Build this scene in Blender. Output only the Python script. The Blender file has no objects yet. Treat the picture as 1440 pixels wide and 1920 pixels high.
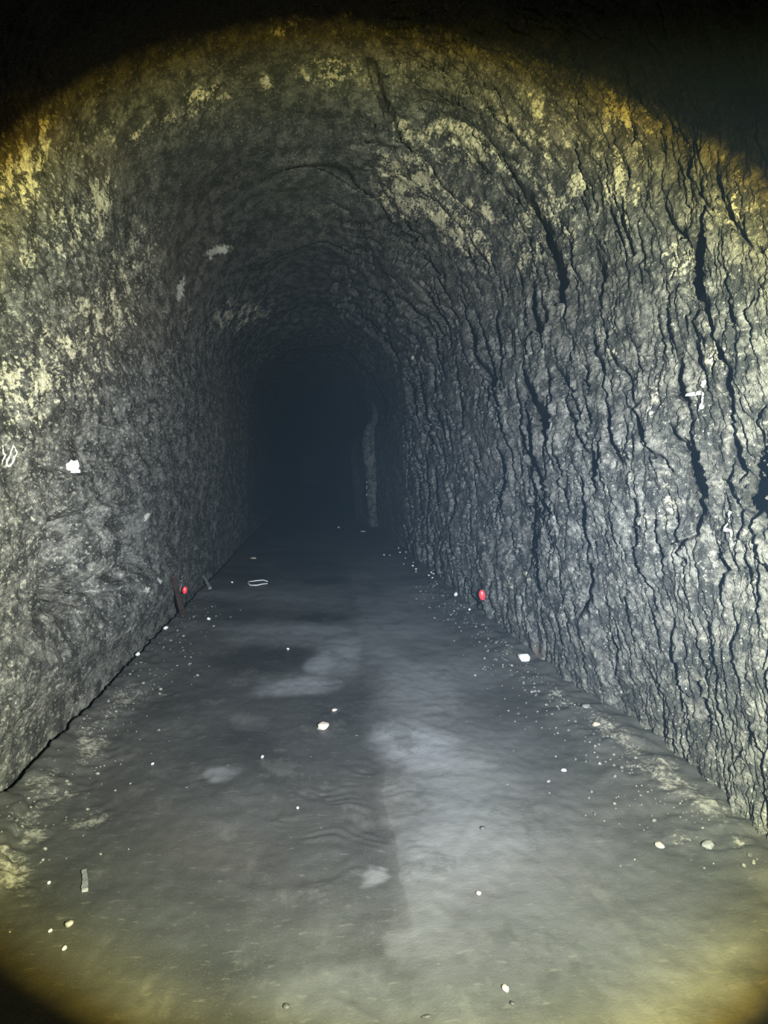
import bpy, bmesh, math, random
import numpy as np
from mathutils import Vector, noise as mnoise

# tuning values of the torch and the air
HAZE = 0.0012
LAMP_AT = (0.43, -0.05, 1.36)
LAMP_AIM = (0.32, 5.0, 0.82)
LAMP_W = 8900.0
# beam profile: (tangent of the angle off the axis, colour)
BEAM = [(0.0, (0.52, 0.585, 0.63)), (0.12, (0.49, 0.55, 0.59)), (0.28, (0.34, 0.37, 0.38)), (0.45, (0.245, 0.255, 0.222)),
        (0.58, (0.198, 0.208, 0.146)), (0.665, (0.19, 0.178, 0.074)), (0.71, (0.090, 0.066, 0.012)), (0.74, (0.006, 0.0045, 0.001)),
        (0.80, (0.0005, 0.0005, 0.0004)), (1.0, (0.00015, 0.00015, 0.00015))]


# ---------------------------------------------------------------- camera, world, lamp, exposure
C = bpy.context.scene.collection
scene = bpy.context.scene
EYE = 1.35                                  # camera height above the tunnel floor
cam_data = bpy.data.cameras.new('camera')
cam = bpy.data.objects.new('camera', cam_data)
C.objects.link(cam)
cam_data.sensor_fit = 'HORIZONTAL'
cam_data.sensor_width = 36.0
cam_data.lens = 35.0
cam_data.clip_start = 0.05
cam.location = (0, 0, EYE)
cam.rotation_euler = (math.radians(90 - 2.862), 0, math.radians(-5.585))
scene.camera = cam

scene.view_settings.view_transform = 'Standard'
scene.view_settings.look = 'None'
scene.view_settings.gamma = 1.0
scene.view_settings.use_curve_mapping = False
scene.view_settings.exposure = 0.0
scene.cycles.use_denoising = False
scene.cycles.max_bounces = 4
scene.cycles.diffuse_bounces = 0
scene.cycles.glossy_bounces = 2
scene.cycles.volume_bounces = 0

# damp, slightly bluish dust hangs in the air of the tunnel
world = bpy.data.worlds.new('tunnel_air')
scene.world = world
world.use_nodes = True
wn = world.node_tree
for n in list(wn.nodes):
    wn.nodes.remove(n)
w_out = wn.nodes.new('ShaderNodeOutputWorld')
w_bg = wn.nodes.new('ShaderNodeBackground')
w_bg.inputs['Color'].default_value = (0, 0, 0, 1)
w_bg.inputs['Strength'].default_value = 0.0
w_sc = wn.nodes.new('ShaderNodeVolumeScatter')
w_sc.inputs['Color'].default_value = (0.42, 0.66, 1.0, 1)
w_sc.inputs['Density'].default_value = HAZE
w_sc.inputs['Anisotropy'].default_value = 0.0
wn.links.new(w_bg.outputs[0], w_out.inputs['Surface'])
wn.links.new(w_sc.outputs[0], w_out.inputs['Volume'])

# hand torch held a little to the right of the camera: cool hot spot, warm yellow rim, hard cut-off
lamp_data = bpy.data.lights.new('hand_torch', 'SPOT')
lamp = bpy.data.objects.new('hand_torch', lamp_data)
C.objects.link(lamp)
lamp.location = LAMP_AT
aim = Vector(LAMP_AIM) - Vector(LAMP_AT)
lamp.rotation_euler = aim.to_track_quat('-Z', 'Y').to_euler()
lamp_data.energy = LAMP_W
lamp_data.shadow_soft_size = 0.012
lamp_data.spot_size = math.radians(130)
lamp_data.spot_blend = 0.3
lamp_data.use_nodes = True
ln = lamp_data.node_tree
em = [n for n in ln.nodes if n.type == 'EMISSION'][0]
ltc = ln.nodes.new('ShaderNodeTexCoord')
lsp = ln.nodes.new('ShaderNodeSeparateXYZ')
ln.links.new(ltc.outputs['Normal'], lsp.inputs[0])


def lmath(op, a, b=None):
    n = ln.nodes.new('ShaderNodeMath')
    n.operation = op
    for i, v in enumerate((a, b)):
        if v is None:
            continue
        if isinstance(v, (int, float)):
            n.inputs[i].default_value = v
        else:
            ln.links.new(v, n.inputs[i])
    return n.outputs[0]


rr = lmath('SQRT', lmath('ADD', lmath('MULTIPLY', lsp.outputs[0], lsp.outputs[0]),
                         lmath('MULTIPLY', lsp.outputs[1], lsp.outputs[1])))
rad = lmath('DIVIDE', rr, lmath('ABSOLUTE', lsp.outputs[2]))     # tangent of the angle off the beam axis
ramp = ln.nodes.new('ShaderNodeValToRGB')
ln.links.new(rad, ramp.inputs[0])
el = ramp.color_ramp.elements
for i, (p, c) in enumerate(BEAM):
    e = el[i] if i < 2 else el.new(p)
    e.position = p
    e.color = (*c, 1)
ln.links.new(ramp.outputs[0], em.inputs['Color'])
em.inputs['Strength'].default_value = 1.0

# ---------------------------------------------------------------- numeric noise
F32 = np.float32


def perlin(x, y, seed=0):
    x = np.asarray(x, F32)
    y = np.asarray(y, F32)
    xi = np.floor(x).astype(np.int32)
    yi = np.floor(y).astype(np.int32)
    fx = x - xi
    fy = y - yi
    u = fx * fx * fx * (fx * (fx * 6 - 15) + 10)
    v = fy * fy * fy * (fy * (fy * 6 - 15) + 10)

    def grad(ix, iy, dx, dy):
        h = (ix.astype(np.uint32) * np.uint32(374761393) + iy.astype(np.uint32) * np.uint32(668265263)
             + np.uint32(seed * 2246822519 & 0xffffffff))
        h = (h ^ (h >> np.uint32(13))) * np.uint32(1274126177)
        h = h ^ (h >> np.uint32(16))
        a = (h & np.uint32(1023)).astype(F32) * F32(2 * math.pi / 1024)
        return np.cos(a) * dx + np.sin(a) * dy
    n00 = grad(xi, yi, fx, fy)
    n10 = grad(xi + 1, yi, fx - 1, fy)
    n01 = grad(xi, yi + 1, fx, fy - 1)
    n11 = grad(xi + 1, yi + 1, fx - 1, fy - 1)
    a = n00 + u * (n10 - n00)
    b = n01 + u * (n11 - n01)
    return (a + v * (b - a)) * F32(1.5)


def fbm(x, y, octaves=3, seed=0):
    t = 0
    amp = 1.0
    for i in range(octaves):
        t = t + amp * perlin(x * 2 ** i + 17.3 * i, y * 2 ** i - 9.1 * i, seed + i)
        amp *= 0.5
    return t


def smooth(a, b, x):
    t = np.clip((x - a) / (b - a), 0, 1)
    return t * t * (3 - 2 * t)


# ---------------------------------------------------------------- measured marks (metres on the rock, not pixels)
# fissures: (distance along the arch from the left floor corner, distance down the tunnel, half width)
FISSURES = [
 [(7.458,2.954,0.0134),(7.519,2.984,0.0317),(7.583,3.024,0.0552),(7.661,3.06,0.0608),(7.714,3.071,0.0382),(7.777,2.991,0.0218),(7.854,2.938,0.0171),(7.917,2.895,0.0134),(7.986,2.864,0.0228),(8.021,2.843,0.0257),(8.062,2.781,0.013),(8.129,2.741,0.0257),(8.161,2.777,0.0301),(8.21,2.738,0.0218),(8.259,2.758,0.0223),(8.33,2.777,0.015),(8.392,2.778,0.0261),(8.476,2.749,0.0251),(8.507,2.726,0.0145),(8.537,2.746,0.0129),(8.588,2.715,0.0087)],
 [(7.986,2.864,0.0143),(8.037,2.804,0.0126),(8.086,2.754,0.0136),(8.129,2.741,0.0108)],
 [(7.799,2.99,0.0065),(7.862,3.056,0.0161),(7.953,3.048,0.018),(8.033,3.036,0.0171),(8.108,2.977,0.0095),(8.158,2.925,0.0053)],
 [(7.95,3.201,0.0122),(8.048,3.173,0.0289),(8.118,3.17,0.0324),(8.191,3.097,0.0172),(8.266,3.062,0.0155),(8.335,3.046,0.0154),(8.382,3.022,0.0064)],
 [(8.302,3.211,0.0111),(8.352,3.161,0.0211),(8.409,3.088,0.0289),(8.448,3.059,0.0446),(8.517,3.052,0.044),(8.573,3.001,0.0388),(8.629,3.012,0.0176),(8.673,2.988,0.0217),(8.731,3.012,0.0197),(8.764,3.002,0.0098),(8.811,3.095,0.0093),(8.858,3.145,0.0142),(8.886,3.116,0.0102),(8.897,3.069,0.0067)],
 [(8.175,3.57,0.0213),(8.24,3.574,0.0265),(8.297,3.506,0.0232),(8.34,3.403,0.0195),(8.404,3.378,0.0143),(8.456,3.255,0.0106),(8.505,3.218,0.0071)],
 [(8.403,2.531,0.0091),(8.468,2.582,0.0163),(8.497,2.555,0.0124),(8.517,2.614,0.0162),(8.527,2.664,0.0112)],
 [(8.521,2.607,0.0198),(8.556,2.595,0.0661),(8.596,2.617,0.0627),(8.636,2.559,0.0393),(8.665,2.516,0.0341)],
 [(8.269,2.543,0.0074),(8.321,2.605,0.0117),(8.372,2.57,0.0129),(8.42,2.584,0.0192),(8.459,2.535,0.0135)],
 [(8.819,2.873,0.008),(8.85,2.856,0.0157),(8.88,2.835,0.0216),(8.892,2.795,0.0061)],
 [(8.904,2.822,0.0111),(8.923,2.833,0.0171),(8.968,2.851,0.0221),(9.03,2.829,0.01),(9.096,2.838,0.006)],
 [(8.454,2.794,0.0094),(8.549,2.829,0.0194),(8.62,2.758,0.0105),(8.68,2.718,0.0142),(8.711,2.71,0.0089),(8.764,2.737,0.0073),(8.848,2.748,0.0056)],
 [(9.188,3.252,0.0101),(9.282,3.284,0.0157),(9.348,3.298,0.0163),(9.388,3.259,0.0207),(9.414,3.217,0.0232),(9.477,3.179,0.0153),(9.511,3.129,0.0073)],
 [(7.216,5.382,0.0327),(7.371,5.287,0.0654),(7.429,5.375,0.0396),(7.526,5.479,0.0278),(7.676,5.529,0.0283),(7.754,5.541,0.0408),(7.875,5.36,0.0477),(7.963,5.254,0.0593),(8.047,5.164,0.0551),(8.153,4.982,0.0523),(8.21,4.946,0.0454),(8.299,4.977,0.0286),(8.371,4.998,0.0231)],
 [(7.162,5.289,0.0315),(7.265,5.252,0.0518),(7.371,5.287,0.0639),(7.474,5.147,0.0355),(7.63,5.094,0.018)],
 [(7.337,4.792,0.0334),(7.396,4.687,0.0225),(7.475,4.635,0.0193)],
 [(6.306,5.032,0.0242),(6.419,5.056,0.038),(6.537,5.06,0.0348),(6.634,5.01,0.0616),(6.73,5.002,0.0602),(6.865,4.981,0.067),(7.04,4.874,0.0676),(7.188,4.775,0.0883),(7.255,4.712,0.0636),(7.286,4.794,0.0261),(7.325,4.845,0.0435)],
 [(5.954,5.196,0.0116),(6.059,5.208,0.0275),(6.177,5.152,0.0197),(6.331,5.111,0.0326),(6.43,5.076,0.0247)],
 [(5.185,5.029,0.0194),(5.213,5.147,0.0253),(5.27,5.362,0.0265),(5.36,5.612,0.0337),(5.451,5.883,0.0328),(5.524,5.999,0.0313),(5.681,6.087,0.0198),(5.807,6.078,0.0252),(5.944,6.203,0.0216),(6.066,6.207,0.0223),(6.243,6.13,0.0277)],
 [(4.583,6.739,0.0342),(4.749,6.741,0.0453),(4.867,6.754,0.0609),(4.963,6.863,0.0674),(5.067,7.044,0.0566),(5.151,7.24,0.041),(5.35,7.448,0.0273)],
 [(4.986,7.719,0.0198),(5.16,7.963,0.0223)],
 [(4.896,9.185,0.0298),(5.303,9.498,0.0458)],
 [(6.03,6.562,0.0371),(6.221,6.503,0.0252),(6.425,6.396,0.0263),(6.567,6.426,0.0212)],
 [(5.438,7.508,0.0197),(5.611,7.757,0.0231),(5.815,7.837,0.0252)],
 [(7.28,4.157,0.0214),(7.362,4.076,0.029),(7.431,4.035,0.0235),(7.495,4.071,0.0199),(7.521,4.047,0.0105)],
 [(6.628,4.206,0.013),(6.684,4.22,0.0265),(6.784,4.205,0.0205),(6.857,4.214,0.0142),(6.886,4.299,0.0151),(6.998,4.243,0.0109)],
 [(6.805,3.579,0.0126),(6.861,3.569,0.0158),(6.874,3.587,0.0105)],
 [(7.119,3.739,0.0164),(7.204,3.764,0.0203),(7.333,3.695,0.0191),(7.422,3.661,0.0126)],
 [(7.044,3.949,0.0102),(7.121,3.928,0.0164),(7.275,3.795,0.013),(7.458,3.722,0.0098)],
 [(7.281,3.354,0.0118),(7.38,3.273,0.0187),(7.44,3.198,0.0109),(7.508,3.125,0.0155),(7.567,3.077,0.01)],
 [(7.287,2.843,0.0058),(7.408,2.793,0.0169),(7.487,2.768,0.0175),(7.578,2.704,0.0104),(7.674,2.616,0.0075),(7.72,2.556,0.0054)],
 [(7.308,3.001,0.0076),(7.367,2.958,0.0093),(7.429,2.875,0.0087),(7.47,2.847,0.0052)],
 [(7.833,2.754,0.0113),(7.884,2.751,0.0177),(7.944,2.706,0.0079)],
 [(7.877,2.607,0.0086),(7.932,2.621,0.0101),(7.996,2.586,0.0077)],
 [(7.75,4.203,0.0162),(7.8,4.177,0.0225),(7.892,4.071,0.0269),(7.963,3.978,0.0127)],
 [(7.859,3.91,0.0114),(8.0,3.701,0.0112),(8.089,3.635,0.009),(8.172,3.601,0.0121)],
 [(8.05,3.975,0.0109),(8.172,3.912,0.021),(8.261,3.859,0.0272),(8.32,3.822,0.0233),(8.377,3.786,0.0221),(8.448,3.697,0.0116)],
 [(8.397,4.06,0.023),(8.457,4.034,0.0418),(8.517,4.017,0.0378),(8.59,3.992,0.0187)],
 [(8.342,3.949,0.0184),(8.444,3.938,0.0256),(8.473,3.944,0.011)],
 [(8.548,4.232,0.0164),(8.64,4.17,0.0202),(8.715,4.143,0.0283),(8.811,4.197,0.0374),(8.901,4.161,0.0246),(9.044,4.188,0.0125),(9.083,4.129,0.0325),(9.19,4.125,0.0365),(9.259,4.164,0.0271),(9.355,4.262,0.0195)],
 [(8.648,3.534,0.0119),(8.713,3.519,0.0177),(8.78,3.547,0.0211),(8.856,3.502,0.0177),(8.898,3.53,0.015),(8.96,3.498,0.0174),(9.019,3.449,0.0197),(9.065,3.407,0.0113),(9.151,3.387,0.0085)],
 [(8.741,3.349,0.0107),(8.839,3.318,0.0159),(8.91,3.289,0.0184),(8.984,3.286,0.0105)],
 [(8.362,5.304,0.0551),(8.419,5.382,0.0521),(8.477,5.407,0.0337),(8.556,5.35,0.0397),(8.635,5.388,0.0336),(8.732,5.358,0.0333),(8.833,5.395,0.081),(8.95,5.377,0.0806),(9.074,5.427,0.0478),(9.197,5.451,0.0277)],
 [(8.364,5.24,0.0375),(8.517,5.148,0.0414),(8.59,5.025,0.0279),(8.68,4.964,0.0572),(8.758,5.055,0.0413),(8.83,5.017,0.0291)],
 [(8.68,4.964,0.0311),(8.781,4.794,0.0195)],
 [(8.575,5.297,0.0255),(8.707,5.203,0.031),(8.763,5.176,0.0233),(8.809,5.329,0.0223)],
 [(8.971,5.157,0.037),(9.089,5.19,0.0568),(9.181,5.162,0.0374),(9.267,5.097,0.049),(9.352,5.156,0.0242)],
 [(8.906,4.811,0.0217),(9.045,4.784,0.0269),(9.119,4.804,0.0162)],
 [(7.183,6.392,0.0548),(7.576,6.203,0.0435),(7.677,6.114,0.0331)],
 [(7.892,5.709,0.0285),(7.996,5.604,0.0358),(8.201,5.568,0.0568),(8.385,5.478,0.0343)],
 [(7.98,6.279,0.0338),(8.157,6.048,0.0328),(8.382,5.958,0.0243)],
 [(8.067,5.38,0.0398),(8.245,5.321,0.0521),(8.389,5.291,0.0516)],
 [(7.835,4.937,0.0272),(7.913,4.879,0.0323),(8.025,4.821,0.0212)],
 [(7.819,4.796,0.0212),(7.976,4.52,0.0165),(8.087,4.414,0.0126),(8.176,4.314,0.0119)],
 [(8.02,4.596,0.0143),(8.137,4.514,0.0215),(8.175,4.411,0.0201),(8.293,4.301,0.0197),(8.388,4.155,0.0132),(8.437,4.028,0.0111)],
 [(8.104,4.24,0.0158),(8.207,4.146,0.0188),(8.229,4.121,0.011)],
 [(8.379,4.703,0.0191),(8.483,4.579,0.0241),(8.567,4.605,0.0197)],
 [(8.591,4.605,0.0129),(8.649,4.496,0.0174),(8.731,4.409,0.0131)],
 [(7.072,11.044,0.1),(7.655,10.276,0.1162),(8.066,9.947,0.0881)],
 [(7.303,7.341,0.0409),(7.736,6.471,0.0435),(8.071,6.153,0.0422),(8.375,5.926,0.0316)],
 [(8.285,6.398,0.0368),(8.471,6.264,0.0533),(8.562,6.225,0.0354)],
 [(7.234,8.239,0.0461),(7.746,8.047,0.0583),(8.008,7.841,0.0412)],
 [(8.592,10.402,0.0971),(8.887,10.252,0.0948),(9.833,10.379,0.0736)],
 [(7.067,6.964,0.0303),(7.411,6.676,0.0394),(7.734,6.377,0.0359)],
 [(6.741,7.488,0.0305),(7.028,7.41,0.0442),(7.291,7.107,0.0428)],
 [(6.416,8.267,0.0322),(6.695,8.45,0.0379),(6.99,8.525,0.0438)],
 [(5.874,7.988,0.0264),(6.149,8.005,0.0379),(6.432,7.979,0.0407),(6.645,7.877,0.0315)],
 [(5.218,5.282,0.0095),(5.303,5.379,0.0133),(5.374,5.484,0.0103)],
 [(8.733,2.604,0.0083),(8.809,2.575,0.0115),(8.909,2.59,0.0083),(9.012,2.61,0.012),(9.068,2.59,0.0068)],
 [(8.828,2.567,0.0078),(8.871,2.527,0.0094),(8.916,2.506,0.0063)],
 [(9.099,2.971,0.0088),(9.204,2.932,0.0108),(9.324,2.877,0.0149),(9.414,2.882,0.0085)],
 [(9.439,3.047,0.0143),(9.517,2.998,0.0139),(9.548,2.953,0.0089)],
 [(9.46,2.625,0.0092),(9.522,2.571,0.0107),(9.563,2.52,0.0086)],
 [(9.117,3.658,0.0096),(9.232,3.686,0.0133),(9.356,3.617,0.0129)],
 [(9.365,3.925,0.0111),(9.465,3.848,0.0146),(9.59,3.88,0.0147)],
 [(9.1,2.749,0.0076),(9.219,2.718,0.0114),(9.335,2.684,0.0094)],
 [(9.136,2.538,0.0066),(9.227,2.512,0.0099),(9.298,2.49,0.0066)],
 [(1.339,4.0,0.006),(1.347,4.144,0.0077),(1.356,4.328,0.0078),(1.362,4.53,0.0082),(1.373,4.752,0.0054)],
 [(0.702,4.383,0.0095),(0.634,4.556,0.0074),(0.562,4.877,0.0054),(0.53,5.071,0.0035)],
]
WALL_STAINS = [
 ('P',6.012,1.686,0.37,-0.073,0.028,0.051,1.0),
 ('P',5.536,1.751,0.182,0.02,-0.029,0.023,0.9),
 ('P',5.56,1.894,0.226,-0.039,0.072,0.085,0.8),
 ('P',5.758,1.854,0.316,-0.01,-0.023,0.051,0.8),
 ('P',6.202,1.9,0.602,-0.077,-0.01,0.061,0.9),
 ('P',5.614,1.987,0.198,-0.037,0.069,0.076,0.7),
 ('P',6.295,1.803,0.272,-0.065,0.023,0.038,0.8),
 ('P',6.805,1.578,0.209,-0.122,0.246,0.042,0.55),
 ('P',6.807,1.685,0.166,-0.097,0.273,0.047,0.5),
 ('P',6.794,1.273,0.155,-0.091,0.1,0.017,0.7),
 ('P',7.014,1.327,0.109,-0.094,0.249,-0.008,0.6),
 ('P',6.311,1.503,0.404,-0.1,0.043,0.068,0.5),
 ('P',6.793,1.458,0.053,-0.031,0.06,0.011,0.9),
 ('P',7.603,1.16,0.059,-0.068,0.117,-0.001,0.7),
 ('P',8.066,1.061,0.021,-0.049,0.128,-0.002,0.6),
 ('P',8.69,1.201,-0.012,-0.072,0.235,-0.003,0.5),
 ('P',8.168,1.215,0.013,-0.04,0.1,-0.001,0.6),
 ('P',7.104,1.783,0.278,-0.139,0.204,0.083,0.3),
 ('P',7.128,1.545,0.165,-0.123,0.192,0.006,0.4),
 ('P',7.485,0.99,0.076,-0.078,0.158,-0.002,0.6),
 ('P',8.324,1.057,0.02,-0.111,0.214,-0.003,0.3),
 ('P',7.78,1.107,0.152,-0.217,0.334,-0.005,0.2),
 ('P',3.02,1.581,-0.019,0.027,-0.246,-0.09,0.0),
 ('P',3.02,1.581,0.055,0.046,-0.205,-0.011,1.0),
 ('P',2.775,1.331,0.048,0.05,-0.184,-0.028,1.0),
 ('P',2.972,1.358,0.044,0.034,-0.135,-0.004,0.9),
 ('P',2.581,1.225,0.03,0.032,-0.166,-0.029,1.0),
 ('P',2.394,1.293,0.038,0.052,-0.13,-0.023,0.8),
 ('P',2.709,1.452,0.123,0.136,-0.287,-0.052,0.7),
 ('P',3.654,1.623,0.23,0.031,0.007,0.023,0.75),
 ('P',4.035,1.64,0.203,0.012,0.019,0.044,0.85),
 ('P',3.424,1.562,0.226,0.045,0.003,0.041,0.4),
 ('P',3.179,1.531,0.068,0.05,-0.186,0.001,0.5),
 ('P',4.958,1.659,0.236,-0.006,0.009,0.052,0.85),
 ('P',4.48,1.662,0.037,0.004,-0.009,0.028,1.2),
 ('P',4.757,1.672,0.044,0.001,-0.0,0.016,1.2),
 ('P',4.662,1.552,0.131,0.006,-0.004,0.029,0.9),
 ('P',5.0,1.531,0.048,-0.002,0.005,0.022,0.8),
 ('P',3.644,2.363,0.602,0.162,-0.076,0.097,0.8),
 ('P',2.376,1.61,0.243,0.23,-0.24,-0.003,0.7),
 ('P',3.012,1.776,0.096,0.094,-0.32,-0.032,0.6),
 ('P',1.956,1.442,0.162,0.258,-0.26,-0.004,0.65),
 ('P',1.759,1.264,0.068,0.16,-0.289,-0.005,0.7),
 ('P',2.668,1.706,0.223,0.165,-0.222,0.001,0.65),
 ('P',1.525,1.296,0.02,0.111,-0.15,-0.003,0.55),
 ('P',1.134,1.253,-0.024,0.106,-0.168,-0.003,0.35),
 ('P',1.761,1.528,0.06,0.142,-0.19,-0.003,0.35),
 ('P',4.429,2.574,0.558,0.067,-0.037,0.098,0.3),
 ('P',3.798,2.717,0.348,0.057,-0.003,0.104,0.5),
 ('P',6.133,2.779,0.446,0.007,-0.112,0.117,0.5),
 ('P',4.886,2.125,0.525,0.0,0.015,0.147,0.25),
 ('P',4.822,1.988,0.458,0.007,0.003,0.073,0.25),
 ('P',5.027,1.804,0.335,-0.013,0.011,0.045,0.2),
 ('P',0.787,1.563,-0.064,0.111,-0.165,-0.002,0.3),
 ('P',6.721,2.388,0.067,-0.036,0.116,0.025,0.8),
 ('P',7.884,1.345,0.022,-0.036,0.042,-0.0,0.7),
 ('P',9.287,1.708,-0.023,-0.031,0.049,-0.0,0.9),
 ('P',9.403,1.774,-0.033,-0.038,0.061,-0.0,0.8),
 ('P',6.314,1.879,0.4,-0.071,0.004,0.046,0.5),
 ('K',3.837,1.764,0.824,0.119,0.001,0.185,0.75),
 ('K',4.194,2.065,0.833,0.146,-0.147,0.224,0.6),
 ('K',5.061,2.358,0.807,-0.033,0.097,0.345,0.6),
 ('K',4.69,1.803,0.548,0.025,-0.009,0.09,0.4),
 ('K',5.533,2.184,0.308,-0.133,0.54,0.157,0.5),
 ('K',5.033,3.02,1.977,-0.053,0.065,0.26,0.5),
 ('K',0.68,2.076,-0.322,0.467,-0.669,-0.007,0.6),
 ('K',1.279,2.32,-0.02,0.27,-1.069,-0.009,0.25),
 ('K',0.846,1.399,-0.022,0.042,-0.21,-0.003,1.0),
 ('K',0.5,1.51,-0.232,0.208,-0.082,-0.014,0.45),
 ('K',0.395,1.396,-0.407,0.273,-0.135,-0.053,0.6),
 ('K',0.282,1.275,-0.225,0.202,-0.223,-0.004,0.5),
 ('K',9.308,1.295,-0.12,-0.158,0.137,-0.001,0.3),
 ('K',9.946,2.018,-0.012,-0.213,0.514,0.154,0.35),
 ('K',9.997,1.717,-0.056,-0.172,0.277,0.074,0.3),
 ('K',9.879,1.421,-0.083,-0.112,0.095,0.016,0.4),
 ('K',9.345,2.548,-0.382,-0.461,0.554,-0.0,0.35),
 ('K',7.244,1.172,0.111,-0.091,0.164,-0.002,0.5),
 ('K',7.324,1.085,0.08,-0.07,0.173,-0.002,0.45),
 ('K',6.96,1.132,0.226,-0.152,0.232,0.023,0.4),
 ('B',3.251,1.6,0.206,0.096,-0.108,0.035,0.5),
 ('B',6.643,1.396,0.383,-0.2,0.165,0.04,0.4),
 ('B',2.924,1.3,0.248,0.148,-0.142,0.018,0.6),
 ('B',3.253,2.001,0.312,0.147,-0.394,0.129,0.4),
 ('B',2.491,1.746,0.418,0.355,-0.316,-0.004,0.4),
 ('B',6.379,2.187,0.548,-0.104,0.024,0.148,0.4),
 ('B',2.292,2.505,0.249,0.26,-0.687,-0.005,0.4),
 ('B',9.809,1.63,-0.024,-0.019,0.076,-0.001,1.2),
 ('W',3.721,2.066,0.157,0.026,-0.0,0.017,1.0),
 ('W',3.14,2.013,0.029,0.02,-0.107,0.005,1.0),
 ('W',3.612,2.071,0.071,0.006,0.008,0.012,0.6),
 ('W',4.48,1.662,0.022,0.002,-0.007,0.02,1.0),
 ('W',4.757,1.672,0.026,0.001,-0.0,0.009,0.9),
 ('W',2.542,1.472,0.011,0.009,-0.021,-0.0,0.9),
 ('W',2.582,1.501,0.012,0.009,-0.015,-0.0,1.0),
 ('W',2.503,1.423,0.01,0.008,-0.017,-0.0,1.0),
 ('W',1.018,1.811,-0.005,0.009,-0.036,-0.005,1.15),
 ('W',0.492,1.824,-0.025,0.012,-0.007,-0.011,1.25),
 ('W',0.492,1.742,-0.013,0.015,-0.036,-0.0,1.15),
 ('W',0.241,1.994,-0.012,0.012,-0.11,0.006,0.95),
 ('W',6.772,2.414,0.024,-0.016,0.098,0.009,0.7),
 ('W',8.216,1.223,0.003,-0.011,0.025,-0.0,0.9),
 ('W',7.633,1.668,0.013,-0.015,0.023,-0.0,0.7),
 ('W',0.578,1.464,-0.032,0.031,-0.008,-0.001,0.6),
 ('W',0.744,1.6,-0.024,0.039,-0.021,-0.0,0.5),
 ('W',0.495,2.163,-0.04,0.046,-0.061,-0.001,0.35),
 ('G',4.771,2.006,0.415,0.011,-0.002,0.111,0.5),
 ('G',4.924,1.68,0.444,-0.007,0.015,0.105,0.2),
 ('G',9.752,1.951,-0.086,-0.071,0.083,-0.0,0.9),
 ('G',9.745,1.904,-0.052,-0.043,0.099,-0.0,0.7),
 ('G',4.65,2.139,0.357,0.021,-0.018,0.127,0.4),
 ('P',6.323,1.609,0.721,-0.156,0.057,0.159,0.5),
 ('P',6.673,1.365,0.296,-0.158,0.183,0.042,0.5),
 ('P',5.671,1.821,0.396,-0.029,-0.013,0.177,0.45),
 ('P',6.154,1.875,0.728,-0.084,-0.023,0.111,0.55),
 ('P',7.269,1.316,0.271,-0.226,0.243,-0.002,0.35),
 ('P',7.644,0.987,0.064,-0.078,0.238,-0.004,0.4),
 ('P',2.769,1.278,0.105,0.096,-0.248,-0.028,0.7),
 ('P',2.227,1.633,0.03,0.073,-0.247,-0.057,0.7),
 ('P',2.646,2.015,0.054,0.056,-0.312,-0.049,0.6),
 ('P',4.674,1.948,0.441,0.022,-0.012,0.104,0.3),
 ('P',4.888,2.147,0.358,-0.0,0.011,0.107,0.35),
 ('P',7.981,1.062,0.035,-0.07,0.193,-0.003,0.4),
 ('P',6.948,1.553,0.172,-0.112,0.261,0.029,0.4),
 ('K',4.029,1.897,0.583,0.055,0.032,0.159,0.6),
 ('K',4.633,2.252,0.667,0.043,-0.022,0.143,0.5),
 ('K',5.839,2.491,0.648,-0.157,0.197,0.159,0.4),
 ('K',9.546,1.128,-0.283,-0.288,0.258,-0.003,0.4),  # broad darker area low on the right wall
 ('K',9.335,1.26,-0.228,-0.289,0.212,-0.002,0.25),
 ('K',4.312,1.862,0.9,0.128,-0.087,0.169,0.4),
 ('K',3.527,1.884,0.37,0.138,-0.207,0.108,0.4),
 ('K',5.706,1.63,0.206,-0.045,0.06,0.057,0.35),
 ('K',0.414,1.533,-0.52,0.427,-0.249,-0.042,0.4),  # broad darker area low on the left wall
 ('K',0.248,1.879,-0.352,0.312,-0.366,-0.004,0.4),
]
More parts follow.
